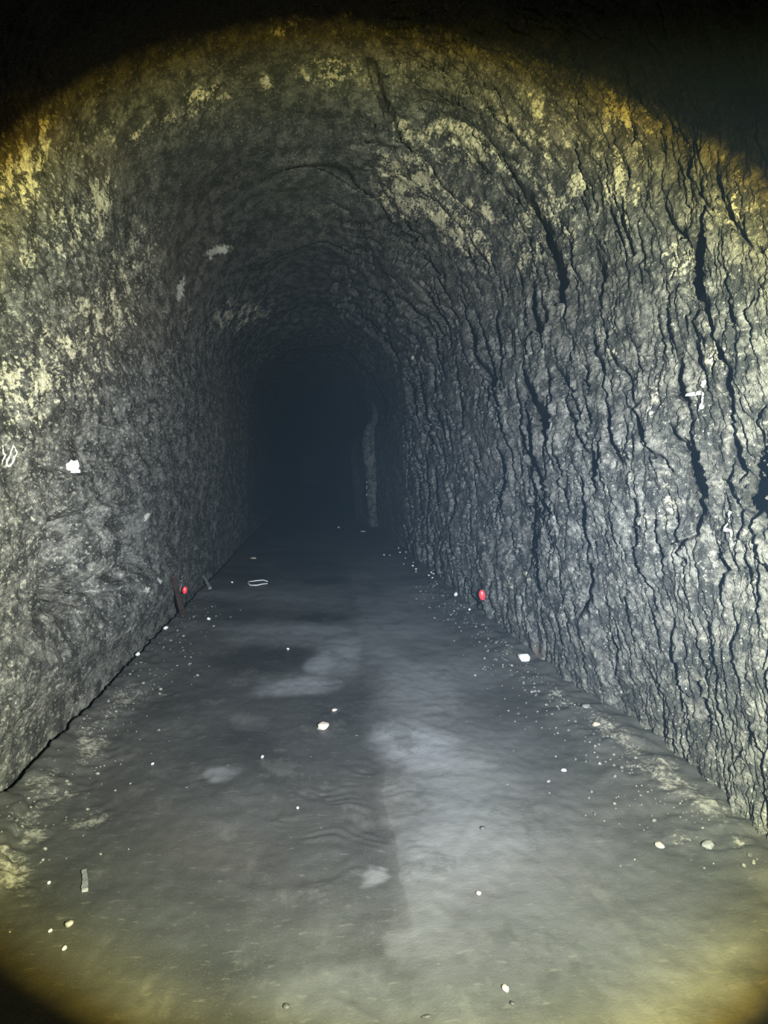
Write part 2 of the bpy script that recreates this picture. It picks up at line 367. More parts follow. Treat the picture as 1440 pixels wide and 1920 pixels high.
FLOOR_STAINS = [
 ('K',-0.369,1.702,0.422,0.009,0.04,-0.094,0.9),
 ('K',-0.179,1.729,0.201,-0.003,0.008,-0.045,0.4),
 ('K',0.079,1.954,0.303,0.004,-0.001,-0.034,0.9),
 ('K',-0.326,1.967,0.761,-0.01,0.017,-0.053,0.5),
 ('K',0.177,2.254,0.308,0.009,-0.005,-0.046,0.7),
 ('K',-0.03,2.398,0.547,-0.005,0.002,-0.094,0.6),
 ('K',-0.901,2.333,0.582,-0.006,0.077,-0.087,0.4),
 ('K',-0.212,2.537,0.807,-0.006,0.016,-0.08,0.45),
 ('K',-0.077,1.451,0.428,-0.01,0.008,-0.115,0.75),
 ('K',0.144,1.295,0.237,-0.006,-0.021,-0.14,0.65),
 ('K',-0.217,1.266,0.381,-0.011,0.024,-0.115,0.5),
 ('K',-0.753,1.319,0.281,0.033,0.114,-0.119,0.45),
 ('K',-0.344,1.063,0.373,-0.013,0.031,-0.094,0.5),
 ('K',-0.55,0.926,0.323,-0.013,0.058,-0.11,0.55),
 ('K',-0.049,0.934,0.258,-0.01,0.005,-0.127,0.35),
 ('K',0.213,1.516,0.262,-0.006,-0.027,-0.124,0.5),
 ('K',1.057,1.21,0.106,-0.091,-0.177,-0.096,0.35),
 ('K',1.031,1.402,0.065,-0.121,-0.221,-0.101,0.3),
 ('K',-0.607,1.534,0.328,-0.007,0.059,-0.099,0.5),
 ('K',-0.647,0.736,0.222,-0.01,0.056,-0.091,0.3),
 ('L',-0.084,1.555,0.242,0.008,0.008,-0.046,1.0),
 ('L',0.182,1.722,0.201,-0.004,-0.025,-0.136,0.6),
 ('L',-0.422,1.216,0.083,0.004,0.017,-0.031,0.9),
 ('L',-0.109,1.839,0.673,-0.01,0.008,-0.074,0.5),
 ('L',-0.204,2.13,0.777,-0.009,0.018,-0.09,0.35),
 ('L',0.513,1.285,0.237,-0.049,-0.07,-0.087,0.9),
 ('L',0.723,1.531,0.269,-0.006,-0.11,-0.152,0.5),
 ('L',0.635,1.185,0.264,-0.008,-0.092,-0.146,0.45),
 ('L',0.556,0.94,0.265,-0.01,-0.095,-0.174,0.45),
 ('L',0.58,1.642,0.149,-0.003,-0.049,-0.084,0.4),
 ('L',0.563,1.828,0.269,-0.004,-0.076,-0.135,0.3),
 ('L',0.202,0.89,0.036,-0.001,-0.005,-0.024,0.8),
 ('L',0.231,0.717,0.06,-0.003,-0.011,-0.046,0.35),
 ('L',0.333,0.748,0.094,-0.004,-0.036,-0.108,0.35),
 ('L',0.085,0.624,0.275,-0.014,-0.006,-0.063,0.35),
 ('L',-0.391,0.638,0.204,-0.011,0.023,-0.063,0.2),
 ('L',-0.333,1.401,0.116,-0.003,0.011,-0.033,0.3),
 ('B',0.26,1.142,0.182,-0.006,-0.027,-0.104,0.5),
 ('B',0.075,1.114,0.265,-0.008,-0.009,-0.117,0.5),
 ('B',-0.32,0.987,0.307,-0.011,0.027,-0.088,0.45),
 ('B',-0.075,1.428,0.239,-0.006,0.006,-0.09,0.4),
 ('P',-0.998,0.943,0.056,0.012,0.105,-0.08,1.0),
 ('P',-1.057,1.057,0.068,0.023,0.086,-0.058,0.8),
 ('P',-0.847,1.087,0.092,0.019,0.045,-0.039,0.9),
 ('P',-1.108,1.184,0.073,0.056,0.124,-0.069,0.75),
 ('P',-1.096,1.328,0.089,0.047,0.122,-0.074,0.9),
 ('P',-1.116,1.474,0.058,0.07,0.134,-0.068,0.8),
 ('P',-1.033,1.543,0.18,-0.021,0.036,-0.044,0.8),
 ('P',-1.123,1.12,0.107,-0.003,0.071,-0.065,0.5),
 ('P',-0.902,1.342,0.161,-0.004,0.045,-0.051,0.35),
 ('P',-1.141,1.855,0.045,0.095,0.173,-0.079,0.4),
 ('P',1.486,1.438,0.015,-0.068,-0.14,-0.055,0.8),
 ('P',1.519,1.278,0.041,-0.111,-0.142,-0.057,0.9),
 ('P',1.514,1.102,0.045,-0.078,-0.119,-0.05,0.9),
 ('P',1.564,1.013,0.049,-0.057,-0.095,-0.041,1.0),
 ('P',1.352,0.924,0.14,-0.03,-0.056,-0.036,0.6),
 ('P',1.485,1.684,0.008,-0.079,-0.177,-0.067,0.6),
 ('P',1.464,1.849,0.002,-0.095,-0.137,-0.051,0.5),
 ('P',1.306,1.223,0.053,-0.093,-0.139,-0.061,0.4),
 ('P',1.525,0.917,0.077,-0.003,-0.066,-0.044,0.6),
 ('P',1.602,2.155,-0.0,-0.092,-0.146,-0.053,0.3),
 ('K',-0.417,0.818,0.357,-0.015,0.045,-0.112,0.45),  # large dark patch evens out the torch's brightness on the near floor
 ('K',-0.041,0.73,0.242,-0.011,0.002,-0.07,0.3),
 ('K',-0.741,1.14,0.275,0.031,0.094,-0.1,0.5),
 ('L',0.058,1.666,0.114,-0.002,-0.004,-0.063,0.9),
 ('L',0.292,1.751,0.124,-0.002,-0.017,-0.056,0.8),
 ('L',-0.622,2.135,0.717,-0.008,0.033,-0.054,0.6),
 ('L',-0.206,1.874,0.696,-0.01,0.007,-0.035,0.6),
 ('L',1.029,2.093,0.351,-0.004,-0.135,-0.132,0.6),
 ('L',0.796,1.895,0.384,-0.006,-0.086,-0.108,0.5),
 ('L',1.078,2.4,0.396,-0.004,-0.128,-0.118,0.4),
 ('K',0.163,1.111,0.055,-0.002,-0.017,-0.101,0.3),
 ('K',0.152,0.61,0.815,-0.043,-0.018,-0.115,0.45),  # darkens the floor closest to the torch, offsetting its falloff in the colour
 ('K',0.75,0.767,0.454,-0.021,-0.119,-0.162,0.4),
]


# ---------------------------------------------------------------- tunnel shell
XL, XR, ZS = -1.30, 1.62, 2.64
XC, RAD = (XL + XR) / 2, (XR - XL) / 2
S0 = ZS
S1 = ZS + math.pi * RAD
STOT = S1 + ZS


def base_point(s, y):
    """Point and inward normal of the smooth horseshoe profile; s runs from the left floor corner over the crown."""
    s, y = np.broadcast_arrays(np.asarray(s, float), np.asarray(y, float))
    th = math.pi - (s - S0) / RAD
    left = s < S0
    right = s > S1
    x = np.where(left, XL, np.where(right, XR, XC + RAD * np.cos(th)))
    z = np.where(left, s, np.where(right, STOT - s, ZS + RAD * np.sin(th)))
    nx = np.where(left, 1.0, np.where(right, -1.0, -np.cos(th)))
    nz = np.where(left | right, 0.0, -np.sin(th))
    return x, z, nx, nz


# columns: even steps near the visitor, then steps that grow with distance down the tunnel
near = np.arange(-1.5, 1.75, 0.05)
inv = np.linspace(1 / 1.75, 1 / 17.0, 560)
far = np.concatenate([np.linspace(17.15, 20.5, 48), np.geomspace(20.8, 110.0, 60)])
YC = np.concatenate([near, 1 / inv, far])
rows_left = np.concatenate([np.linspace(-0.15, 3.2, 560)])
rows_ceil = np.linspace(3.2, 5.05, 270)
rows_right = np.linspace(5.05, STOT + 0.15, 1010)
SR = np.concatenate([rows_left, rows_ceil[1:], rows_right[1:]])
NL, NC_ = len(rows_left), len(rows_ceil)
SG, YG = np.meshgrid(SR, YC, indexing='ij')
SG = SG.astype(F32)
YG = YG.astype(F32)
YP = np.maximum(YG, 0.8)
QG = (4 * np.log(YP) + np.minimum(YG - 0.8, 0) * 5).astype(F32)

w_right = smooth(4.75, 5.5, SG)
w_left = 1 - smooth(2.7, 3.7, SG)
w_top = 1 - w_right - w_left
fade = 1 / (1 + (YP / 9.0) ** 2)

# broad undulation of the excavated profile
height = 0.055 * fbm(SG * 0.75, QG * 0.55, 2, 3) + 0.022 * fbm(SG * 2.3, QG * 2.0, 2, 11)
# right side: foliated clay rock, thin plates that lean away down the tunnel towards the crown
ql = QG + 0.30 * (SG - 8.0)
wob = 0.5 * perlin(SG * 3.1, ql * 3.0, 21)
w2 = 0.22 * perlin(SG * 11, ql * 9, 121)
plates = (0.020 * np.abs(perlin(SG * 2.0 + wob, ql * 7 + wob * 1.6, 31)) ** 0.75
          + 0.016 * np.abs(perlin(SG * 4.5, ql * 15 + wob * 2.5 + w2 * 2, 32)) ** 0.8
          + 0.013 * np.abs(perlin(SG * 10, ql * 28 + wob * 4 + w2 * 4, 33)) ** 0.8 * fade ** 0.3
          + 0.011 * np.abs(perlin(SG * 16, ql * 19 + w2 * 5, 38)) ** 0.9 * fade ** 0.3
          + 0.007 * np.abs(perlin(SG * 26, ql * 50 + w2 * 8, 34)) * fade ** 0.6)
plates += 0.007 * fbm(SG * 6, ql * 8, 2, 35) + (0.0035 * perlin(SG * 34, ql * 46, 36) + 0.0025 * perlin(SG * 62, ql * 80, 37)) * fade ** 0.4
# saw-tooth edges: every plate overlaps the next one down the tunnel
ph = ql * 5.2 + 1.1 * perlin(SG * 1.3, ql * 1.1, 41) + 0.45 * perlin(SG * 4.2, ql * 3.2, 42) + 0.16 * perlin(SG * 13, ql * 8, 43)
saw = ph - np.floor(ph)
mask = smooth(-0.15, 0.45, perlin(SG * 1.7, ql * 2.4, 44))
plates += -0.022 * (saw ** 1.5) * mask
ph = ql * 12 + 0.9 * perlin(SG * 2.4, ql * 2.2, 45) + 0.5 * perlin(SG * 8, ql * 6, 46) + 0.2 * perlin(SG * 22, ql * 15, 47)
saw = ph - np.floor(ph)
mask = smooth(-0.2, 0.4, perlin(SG * 3.1, ql * 4.0, 48))
plates += -0.011 * (saw ** 1.5) * mask * fade ** 0.3
# left side: tool-dressed, pitted rock
sl = SG + 0.35 * QG
pits = (0.014 * fbm(sl * 3.5, QG * 3.2, 2, 51)
        - 0.016 * np.abs(perlin(sl * 7, QG * 5.5, 53)) ** 0.8
        - 0.015 * np.abs(perlin(sl * 15, QG * 12, 54)) ** 0.8
        + 0.008 * perlin(SG * 31, QG * 21, 55) * fade ** 0.3
        - 0.006 * np.abs(perlin(SG * 52, QG * 38, 56)) * fade ** 0.6)
holes = np.clip(perlin(SG * 13, QG * 9, 57) - 0.42, 0, 1)
pits -= 0.07 * holes
# crown: blocky, lightly cracked
crown = (0.018 * fbm(SG * 3, QG * 3, 2, 61) - 0.010 * np.abs(perlin(SG * 9, QG * 12, 63))
         + 0.005 * perlin(SG * 22, QG * 28, 64) * fade ** 0.3)
height = height + plates * w_right + pits * w_left + crown * w_top

# the profile opens out beyond sixteen metres, leaving a ragged arch edge
edge = 16.2 + 0.5 * perlin(SG * 1.2, SG * 0 + 2.2, 71)
height -= (0.22 * w_left + 0.20 * w_top + 0.10 * w_right * (1 - smooth(7.0, 7.4, SG))) * smooth(-0.3, 0.9, YG - edge)
# hand-cut ribs across the crown
for yr, dz in ((6.6, .05), (9.2, .06), (12.2, .07)):
    yy = YG - yr - 0.35 * perlin(SG * 1.3, SG * 0 + yr, 72)
    height -= dz * smooth(0, 0.35, yy) * (1 - smooth(0.5, 2.6, yy)) * (1 - np.clip(np.abs(SG - 4.6) / 2.2, 0, 1))

# left wall: bench at the foot, niche above it with a rounded boulder, narrow ledge higher up
rag = 0.05 * perlin(SG * 5, YG * 5, 81)
foot = 1 - smooth(0.04, 0.30, SG)
height = height * (1 - 0.9 * foot) - 0.03 * foot
bench = smooth(0.10, 0.35, SG) * (1 - smooth(0.42, 0.66, SG + rag)) * smooth(2.6, 3.6, YG) * (1 - smooth(6.2, 7.6, YG))
height += 0.07 * bench * w_left
niche = smooth(0.60, 0.70, SG + rag) * (1 - smooth(1.02, 1.2, SG + rag)) * smooth(3.78, 3.84, YG + rag * 0.4) * (1 - smooth(5.5, 6.2, YG))
height -= 0.26 * niche * w_left
bo = ((SG - 0.88) / 0.29) ** 2 + ((YG - 5.05) / 0.68) ** 2
height += 0.30 * np.clip(1 - bo, 0, 1) ** 0.6 * (SG < 2)
ledge = smooth(3.9, 4.05, YG) * (1 - smooth(4.7, 4.9, YG)) * (SG < 2.5)
height += 0.035 * ledge * smooth(1.05, 1.15, SG) * (1 - smooth(1.355, 1.375, SG)) - 0.03 * ledge * smooth(1.365, 1.38, SG) * (1 - smooth(1.5, 1.75, SG))
# right wall: foot slopes out into the tunnel close by, slab standing off the wall far down
height -= 0.05 * smooth(STOT - 1.2, STOT, SG) * (1 - smooth(3.2, 4.6, YG))
up = np.clip(STOT - SG, 0, 4)                 # height above the floor on the right side
rib = smooth(18.25, 18.55, YG + 0.10 * perlin(SG * 2.1, SG * 0 + 5.5, 83) - 0.5 * np.clip(up - 1.1, 0, 2)) * smooth(STOT - 3.6, STOT - 2.2, SG)
height += (0.17 + 0.10 * smooth(0.9, 2.2, up)) * rib * (1 - 0.35 * smooth(20.0, 26.0, YG))
groove = np.exp(-((YG - 18.12 - 0.5 * np.clip(up - 1.1, 0, 2) * 1.0) / 0.13) ** 2) * smooth(STOT - 3.2, STOT - 2.4, SG)
height -= 0.10 * groove
rib2 = smooth(20.9, 21.6, YG - 0.9 * np.clip(up - 0.9, 0, 2)) * smooth(STOT - 3.0, STOT - 2.2, SG)
height += 0.16 * rib2

# ---------------------------------------------------------------- fissures
carve = np.zeros_like(height)
lift = np.zeros_like(height)


def cut(points, deep, lip):
    P = np.array(points, float)
    reach = max(4.5 * P[:, 2].max(), 0.05)
    i0, i1 = np.searchsorted(SR, (P[:, 0].min() - reach, P[:, 0].max() + reach))
    j0, j1 = np.searchsorted(YC, (P[:, 1].min() - reach, P[:, 1].max() + reach))
    if i1 - i0 < 2 or j1 - j0 < 2:
        return
    sg = SG[i0:i1, j0:j1]
    yg = YG[i0:i1, j0:j1]
    bd = np.full(sg.shape, 9.0, F32)
    bw = np.zeros(sg.shape, F32)
    sd = np.zeros(sg.shape, F32)
    wig = perlin(sg * 21, yg * 21, 91) * 0.5 + perlin(sg * 55, yg * 55, 92) * 0.3
    for a, b in zip(P[:-1], P[1:]):
        d = b[:2] - a[:2]
        l2 = d @ d + 1e-12
        t = np.clip(((sg - a[0]) * d[0] + (yg - a[1]) * d[1]) / l2, 0, 1)
        ds = sg - (a[0] + t * d[0])
        dy = yg - (a[1] + t * d[1])
        dist = np.sqrt(ds * ds + dy * dy)
        w = a[2] + (b[2] - a[2]) * t
        nearer = dist / (w + .004) < bd / (bw + .004)
        bd = np.where(nearer, dist, bd)
        bw = np.where(nearer, w, bw)
        sd = np.where(nearer, dy, sd)
    dd = np.maximum(bd + wig * bw * 0.55, 0)
    depth = np.clip(2.2 * bw + 0.012, 0.016, 0.20) * deep
    prof = np.clip(1.15 - dd / (bw + 1e-4), 0, 1)
    c = carve[i0:i1, j0:j1]
    np.maximum(c, depth * np.minimum(prof * 1.7, 1), out=c)
    lw = 2.6 * bw + 0.012
    e = np.exp(-(dd / lw) ** 1.5) * np.clip(bw * 0.55, 0, 0.018) * lip
    side = np.clip(sd / (0.5 * bw + .003), -1, 1)
    l = lift[i0:i1, j0:j1]
    l += np.where(side < 0, e * -side, -0.6 * e * side)


for f in FISSURES:
    cut([(s, y, w * 1.55) for s, y, w in f], 1.0, 1.0)
rng = random.Random(5)
for k in range(1100):
    # bedding cracks of every size between the large ones
    s0 = rng.uniform(5.2, 9.85)
    y0 = math.exp(rng.uniform(math.log(1.9), math.log(13)))
    size = min(0.004 * (rng.random() + 0.02) ** -0.55, 0.020) * (y0 / 3.2) ** 1.25
    length = rng.uniform(0.08, 0.26) * (1 + 14 * size) * (y0 / 3) ** 0.3
    n = max(4, int(length / 0.04))
    pts = []
    drift = rng.gauss(-0.25, 0.12)
    y = y0
    for i in range(n + 1):
        s = s0 + length * (i / n - 0.5)
        y += drift * length / n * (y0 / 3.0) + rng.gauss(0, 0.011) * (y0 / 3.0)
        t = i / n
        pts.append((s, y, size * (0.25 + 1.1 * math.sin(math.pi * t)) * rng.uniform(0.5, 1.3)))
    cut(pts, 0.9, 0.8)
for k in range(60):
    # a few short cracks on the left side and crown
    s0 = rng.uniform(0.3, 5.0)
    y0 = math.exp(rng.uniform(math.log(2.2), math.log(10)))
    size = 0.003 * (y0 / 3.0)
    pts = []
    s, y = s0, y0
    a = rng.uniform(-0.6, 0.6)
    for i in range(6):
        pts.append((s, y, size))
        s += 0.03 * math.cos(a)
        y += 0.03 * math.sin(a) * (y0 / 3.0)
        a += rng.gauss(0, 0.4)
    cut(pts, 0.6, 0.4)

lean_out = np.clip(0.75 * YP / 1.6, 0.6, 2.6)
height = height + np.clip(lift, -0.03, 0.03) - carve
slip = carve * lean_out                       # fissures dive into the rock away from the entrance

BX, BZ, NX, NZ = base_point(SG, YG)
VX = BX + NX * height
VY = YG + slip
VZ = BZ + NZ * height


def on_wall(s, y, off=0.0):
    """Point on the finished rock surface (nearest sample), lifted off it by off metres."""
    i = int(np.clip(np.searchsorted(SR, s), 1, len(SR) - 2))
    j = int(np.clip(np.searchsorted(YC, y), 1, len(YC) - 2))
    h = height[i, j] + carve[i, j] + off
    x, z, nx, nz = (float(v) for v in base_point(SR[i], YC[j]))
    x, z, nx, nz = (float(v) for v in base_point(s, y))
    return Vector((x + nx * h, y, z + nz * h)), Vector((nx, 0, nz))


# ---------------------------------------------------------------- stains on the rock
def stain_field(stains, A, LY, wa, wy, hard=1.3):
    out = {}
    for ch, a0, l0, ax, ay, bx, by, amt in stains:
        det = ax * by - ay * bx
        if abs(det) < 1e-9 or amt == 0:
            continue
        da = A + wa - a0
        dl = LY + wy - l0
        u = (da * by - dl * bx) / det
        v = (-da * ay + dl * ax) / det
        m = amt * np.exp(-np.minimum(u * u + v * v, 4.0) ** hard)
        if ch in out:
            out[ch] = np.maximum(out[ch], m) + 0.25 * np.minimum(out[ch], m)
        else:
            out[ch] = m
    return out


LYG = np.log(YP)
ws = 0.05 * fbm(SG * 3, QG * 3, 2, 101) + 0.02 * fbm(SG * 12, QG * 12, 2, 102)
wy = 0.012 * fbm(SG * 3, QG * 3, 2, 103) + 0.006 * fbm(SG * 12, QG * 12, 2, 104)
big = [b for b in WALL_STAINS if b[0] != 'W']
tiny = [b for b in WALL_STAINS if b[0] == 'W']
st = stain_field(big, SG, LYG, ws, wy)
st.update(stain_field(tiny, SG, LYG, ws * 0.15, wy * 0.15))
zero = np.zeros_like(SG)
pale = np.clip(st.get('P', zero), 0, 1.2) * (0.75 + 0.5 * fbm(SG * 7, QG * 9, 2, 105))
dark = np.clip(st.get('K', zero), 0, 1) * (0.9 + 0.3 * fbm(SG * 4, QG * 4, 2, 106))
brown = np.clip(st.get('B', zero), 0, 1)
white = np.clip((st.get('W', zero) + 0.45 * fbm(SG * 28, QG * 34, 3, 107)) * 4 - 1.9, 0, 1) * (st.get('W', zero) > 0.12)
green = np.clip(st.get('G', zero), 0, 1)
pale = np.clip(pale, 0, 1)
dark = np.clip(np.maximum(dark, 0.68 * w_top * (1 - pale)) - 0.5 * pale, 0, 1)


def grid_object(name, X, Y, Z, colour_a, colour_b, flip=False):
    nr, nc = X.shape
    co = np.stack([X, Y, Z], -1).reshape(-1, 3).astype(F32)
    idx = np.arange(nr * nc, dtype=np.int32).reshape(nr, nc)
    q = np.stack([idx[:-1, :-1], idx[:-1, 1:], idx[1:, 1:], idx[1:, :-1]], -1).reshape(-1, 4)
    if flip:
        q = q[:, ::-1]
    me = bpy.data.meshes.new(name)
    me.vertices.add(len(co))
    me.vertices.foreach_set('co', co.ravel())
    me.loops.add(q.size)
    me.loops.foreach_set('vertex_index', np.ascontiguousarray(q).ravel())
    me.polygons.add(len(q))
    me.polygons.foreach_set('loop_start', np.arange(0, q.size, 4, dtype=np.int32))
    me.polygons.foreach_set('use_smooth', np.ones(len(q), bool))
    me.update()
    for nm, ch in (('stain_a', colour_a), ('stain_b', colour_b)):
        at = me.attributes.new(nm, 'FLOAT_COLOR', 'POINT')
        col = np.ones((nr * nc, 4), F32)
        for i, cc in enumerate(ch):
            col[:, i] = cc.reshape(-1)
        at.data.foreach_set('color', col.ravel())
    o = bpy.data.objects.new(name, me)
    C.objects.link(o)
    o['kind'] = 'structure'
    return o

# ---------------------------------------------------------------- materials
class Nodes:
    """Small helper to wire a procedural material."""

    def __init__(self, name):
        self.m = bpy.data.materials.new(name)
        self.m.use_nodes = True
        self.t = self.m.node_tree
        for n in list(self.t.nodes):
            self.t.nodes.remove(n)
        self.out = self.t.nodes.new('ShaderNodeOutputMaterial')
        self.b = self.t.nodes.new('ShaderNodeBsdfPrincipled')
        self.t.links.new(self.b.outputs[0], self.out.inputs['Surface'])
        self.pos = self.t.nodes.new('ShaderNodeTexCoord').outputs['Object']

    def put(self, v, sock):
        if isinstance(v, (int, float)):
            sock.default_value = v
        elif isinstance(v, tuple):
            sock.default_value = (*v, 1.0) if len(v) == 3 and len(sock.default_value) == 4 else v
        else:
            self.t.links.new(v, sock)

    def noise(self, scale, detail=3.0, rough=0.55, stretch=None):
        n = self.t.nodes.new('ShaderNodeTexNoise')
        n.inputs['Scale'].default_value = scale
        n.inputs['Detail'].default_value = detail
        n.inputs['Roughness'].default_value = rough
        p = self.pos
        if stretch:
            mp = self.t.nodes.new('ShaderNodeMapping')
            mp.inputs['Scale'].default_value = stretch
            self.t.links.new(p, mp.inputs['Vector'])
            p = mp.outputs[0]
        self.t.links.new(p, n.inputs['Vector'])
        return n.outputs['Fac']

    def voronoi(self, scale, feature='F1'):
        n = self.t.nodes.new('ShaderNodeTexVoronoi')
        n.feature = feature
        n.inputs['Scale'].default_value = scale
        self.t.links.new(self.pos, n.inputs['Vector'])
        return n

    def math(self, op, a, b=0.0, clamp=False):
        n = self.t.nodes.new('ShaderNodeMath')
        n.operation = op
        n.use_clamp = clamp
        self.put(a, n.inputs[0])
        self.put(b, n.inputs[1])
        return n.outputs[0]

    def step(self, v, a, b, lo=0.0, hi=1.0):
        n = self.t.nodes.new('ShaderNodeMapRange')
        n.interpolation_type = 'SMOOTHSTEP'
        self.put(v, n.inputs[0])
        for i, q in enumerate((a, b, lo, hi)):
            self.put(q, n.inputs[i + 1])
        return n.outputs[0]

    def mix(self, f, a, b, mode='MIX'):
        n = self.t.nodes.new('ShaderNodeMix')
        n.data_type = 'RGBA'
        n.blend_type = mode
        self.put(f, n.inputs[0])
        self.put(a, n.inputs[6])
        self.put(b, n.inputs[7])
        return n.outputs[2]

    def attr(self, name):
        a = self.t.nodes.new('ShaderNodeAttribute')
        a.attribute_name = name
        s = self.t.nodes.new('ShaderNodeSeparateColor')
        self.t.links.new(a.outputs['Color'], s.inputs[0])
        return s.outputs

    def bump(self, h, strength, dist):
        n = self.t.nodes.new('ShaderNodeBump')
        n.inputs['Strength'].default_value = strength
        n.inputs['Distance'].default_value = dist
        self.put(h, n.inputs['Height'])
        self.t.links.new(n.outputs[0], self.b.inputs['Normal'])

    def done(self, colour, rough, spec=0.5):
        self.put(colour, self.b.inputs['Base Color'])
        self.put(rough, self.b.inputs['Roughness'])
        self.put(spec, self.b.inputs['Specular IOR Level'])
        return self.m


def rock_material():
    k = Nodes('damp_tunnel_rock')
    pale_, dark_, brown_ = k.attr('stain_a')[:3]
    white_, green_, dress_ = k.attr('stain_b')[:3]
    n_big = k.noise(1.7, 4)
    n_mid = k.noise(10, 5, 0.62, (1, 0.5, 1))
    n_fine = k.noise(50, 5, 0.72, (1, 0.45, 1))
    n_grain = k.noise(190, 2, 0.6)
    col = k.mix(k.step(n_mid, 0.40, 0.62), (0.046, 0.049, 0.050), (0.255, 0.252, 0.236))
    col = k.mix(k.step(n_big, 0.40, 0.62, 0, 0.35), col, (0.080, 0.084, 0.087))
    # coarse, light crumbs on the dressed left side
    col = k.mix(k.math('MULTIPLY', k.step(n_fine, 0.53, 0.66), k.math('MULTIPLY', dress_, 0.70)), col, (0.62, 0.58, 0.49))
    col = k.mix(k.step(n_fine, 0.56, 0.63, 0, 0.65), col, (0.50, 0.49, 0.44))
    col = k.mix(k.step(n_fine, 0.47, 0.39, 0, 0.75), col, (0.040, 0.042, 0.045))
    col = k.mix(k.math('MULTIPLY', brown_, 0.55), col, (0.20, 0.155, 0.11))
    col = k.mix(k.math('MULTIPLY', green_, 0.5), col, (0.15, 0.19, 0.15))
    # pale mineral bloom in crumbly patches
    crumb = k.math('ADD', k.math('MULTIPLY', n_fine, 0.7), k.math('MULTIPLY', n_mid, 0.5))
    thr = k.math('SUBTRACT', 0.745, k.math('MULTIPLY', pale_, 0.27))
    bloom = k.math('MULTIPLY', k.step(k.math('SUBTRACT', crumb, thr), 0.0, 0.10), k.math('MULTIPLY', pale_, 2.2, True), True)
    col = k.mix(bloom, col, (0.84, 0.79, 0.60))
    # soot, damp clay, and plain darker areas low on both walls
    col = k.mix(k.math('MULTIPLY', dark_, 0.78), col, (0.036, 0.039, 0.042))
    # crystal specks
    v = k.voronoi(38)
    spk = k.math('MULTIPLY', k.step(v.outputs['Distance'], 0.20, 0.12), k.step(v.outputs['Color'], 0.72, 0.76))
    v2 = k.voronoi(95)
    spk2 = k.math('MULTIPLY', k.step(v2.outputs['Distance'], 0.26, 0.16), k.step(v2.outputs['Color'], 0.86, 0.90))
    col = k.mix(k.math('MULTIPLY', spk, 0.7), col, (0.75, 0.75, 0.71))
    col = k.mix(k.math('MULTIPLY', spk2, 0.6), col, (0.68, 0.68, 0.65))
    col = k.mix(white_, col, (0.85, 0.84, 0.78))
    hgt = k.math('ADD', k.math('MULTIPLY', n_fine, 1.0), k.math('MULTIPLY', n_grain, 0.35))
    k.bump(hgt, 1.0, 0.022)
    rough = k.step(n_mid, 0.3, 0.7, 0.42, 0.72)
    return k.done(col, rough, 0.45)


def floor_material():
    k = Nodes('muddy_concrete_floor')
    wet_dark_, gravel_, dry_ = k.attr('stain_a')[:3]
    brown_, _, _ = k.attr('stain_b')[:3]
    n_big = k.noise(1.3, 4, 0.6, (1.6, 0.7, 1))
    n_mid = k.noise(8, 6, 0.68, (1.2, 0.7, 1))
    n_fine = k.noise(48, 4, 0.65)
    n_grain = k.noise(170, 2, 0.6)
    col = k.mix(k.step(n_big, 0.35, 0.65), (0.040, 0.041, 0.042), (0.076, 0.077, 0.076))
    col = k.mix(k.step(n_mid, 0.44, 0.58, 0, 0.8), col, (0.054, 0.055, 0.053))
    col = k.mix(k.math('MULTIPLY', dry_, 0.75), col, (0.175, 0.177, 0.190))
    col = k.mix(k.math('MULTIPLY', brown_, 0.6), col, (0.085, 0.071, 0.058))
    crumb = k.math('ADD', k.math('MULTIPLY', n_fine, 0.75), k.math('MULTIPLY', n_mid, 0.5))
    thr = k.math('SUBTRACT', 0.86, k.math('MULTIPLY', gravel_, 0.36))
    dust = k.math('MULTIPLY', k.step(k.math('SUBTRACT', crumb, thr), 0.0, 0.20), k.math('MULTIPLY', gravel_, 1.6, True), True)
    col = k.mix(dust, col, (0.29, 0.28, 0.24))
    col = k.mix(k.math('MULTIPLY', wet_dark_, 0.90), col, (0.018, 0.019, 0.021))
    v = k.voronoi(26)
    spk = k.math('MULTIPLY', k.step(v.outputs['Distance'], 0.16, 0.09), k.step(v.outputs['Color'], 0.90, 0.93))
    col = k.mix(k.math('MULTIPLY', spk, 0.5), col, (0.55, 0.55, 0.52))
    v = k.voronoi(17)
    spk = k.math('MULTIPLY', k.step(v.outputs['Distance'], 0.17, 0.10), k.step(v.outputs['Color'], 0.93, 0.96))
    col = k.mix(k.math('MULTIPLY', spk, 0.8), col, (0.03, 0.03, 0.03))
    col = k.mix(k.step(n_grain, 0.55, 0.75, 0, 0.35), col, (0.10, 0.10, 0.097))
    n_mot = k.noise(3.6, 7, 0.7, (1.0, 0.55, 1))
    col = k.mix(k.step(n_mot, 0.54, 0.64, 0, 0.35), col, (0.098, 0.096, 0.090))
    col = k.mix(k.step(n_mot, 0.46, 0.38, 0, 0.45), col, (0.036, 0.039, 0.036))
    col = k.mix(k.step(k.noise(30, 5, 0.7, (0.5, 1.4, 1)), 0.58, 0.68, 0, 0.35), col, (0.13, 0.128, 0.118))
    dryness = k.math('SUBTRACT', 1.0, k.math('MULTIPLY', wet_dark_, 0.75))
    hgt = k.math('MULTIPLY', k.math('ADD', k.math('MULTIPLY', n_fine, 0.8), k.math('MULTIPLY', n_grain, 0.3)), dryness)
    k.bump(hgt, 0.35, 0.008)
    rough = k.math('SUBTRACT', 0.78, k.math('MULTIPLY', wet_dark_, 0.30))
    return k.done(col, rough, 0.4)


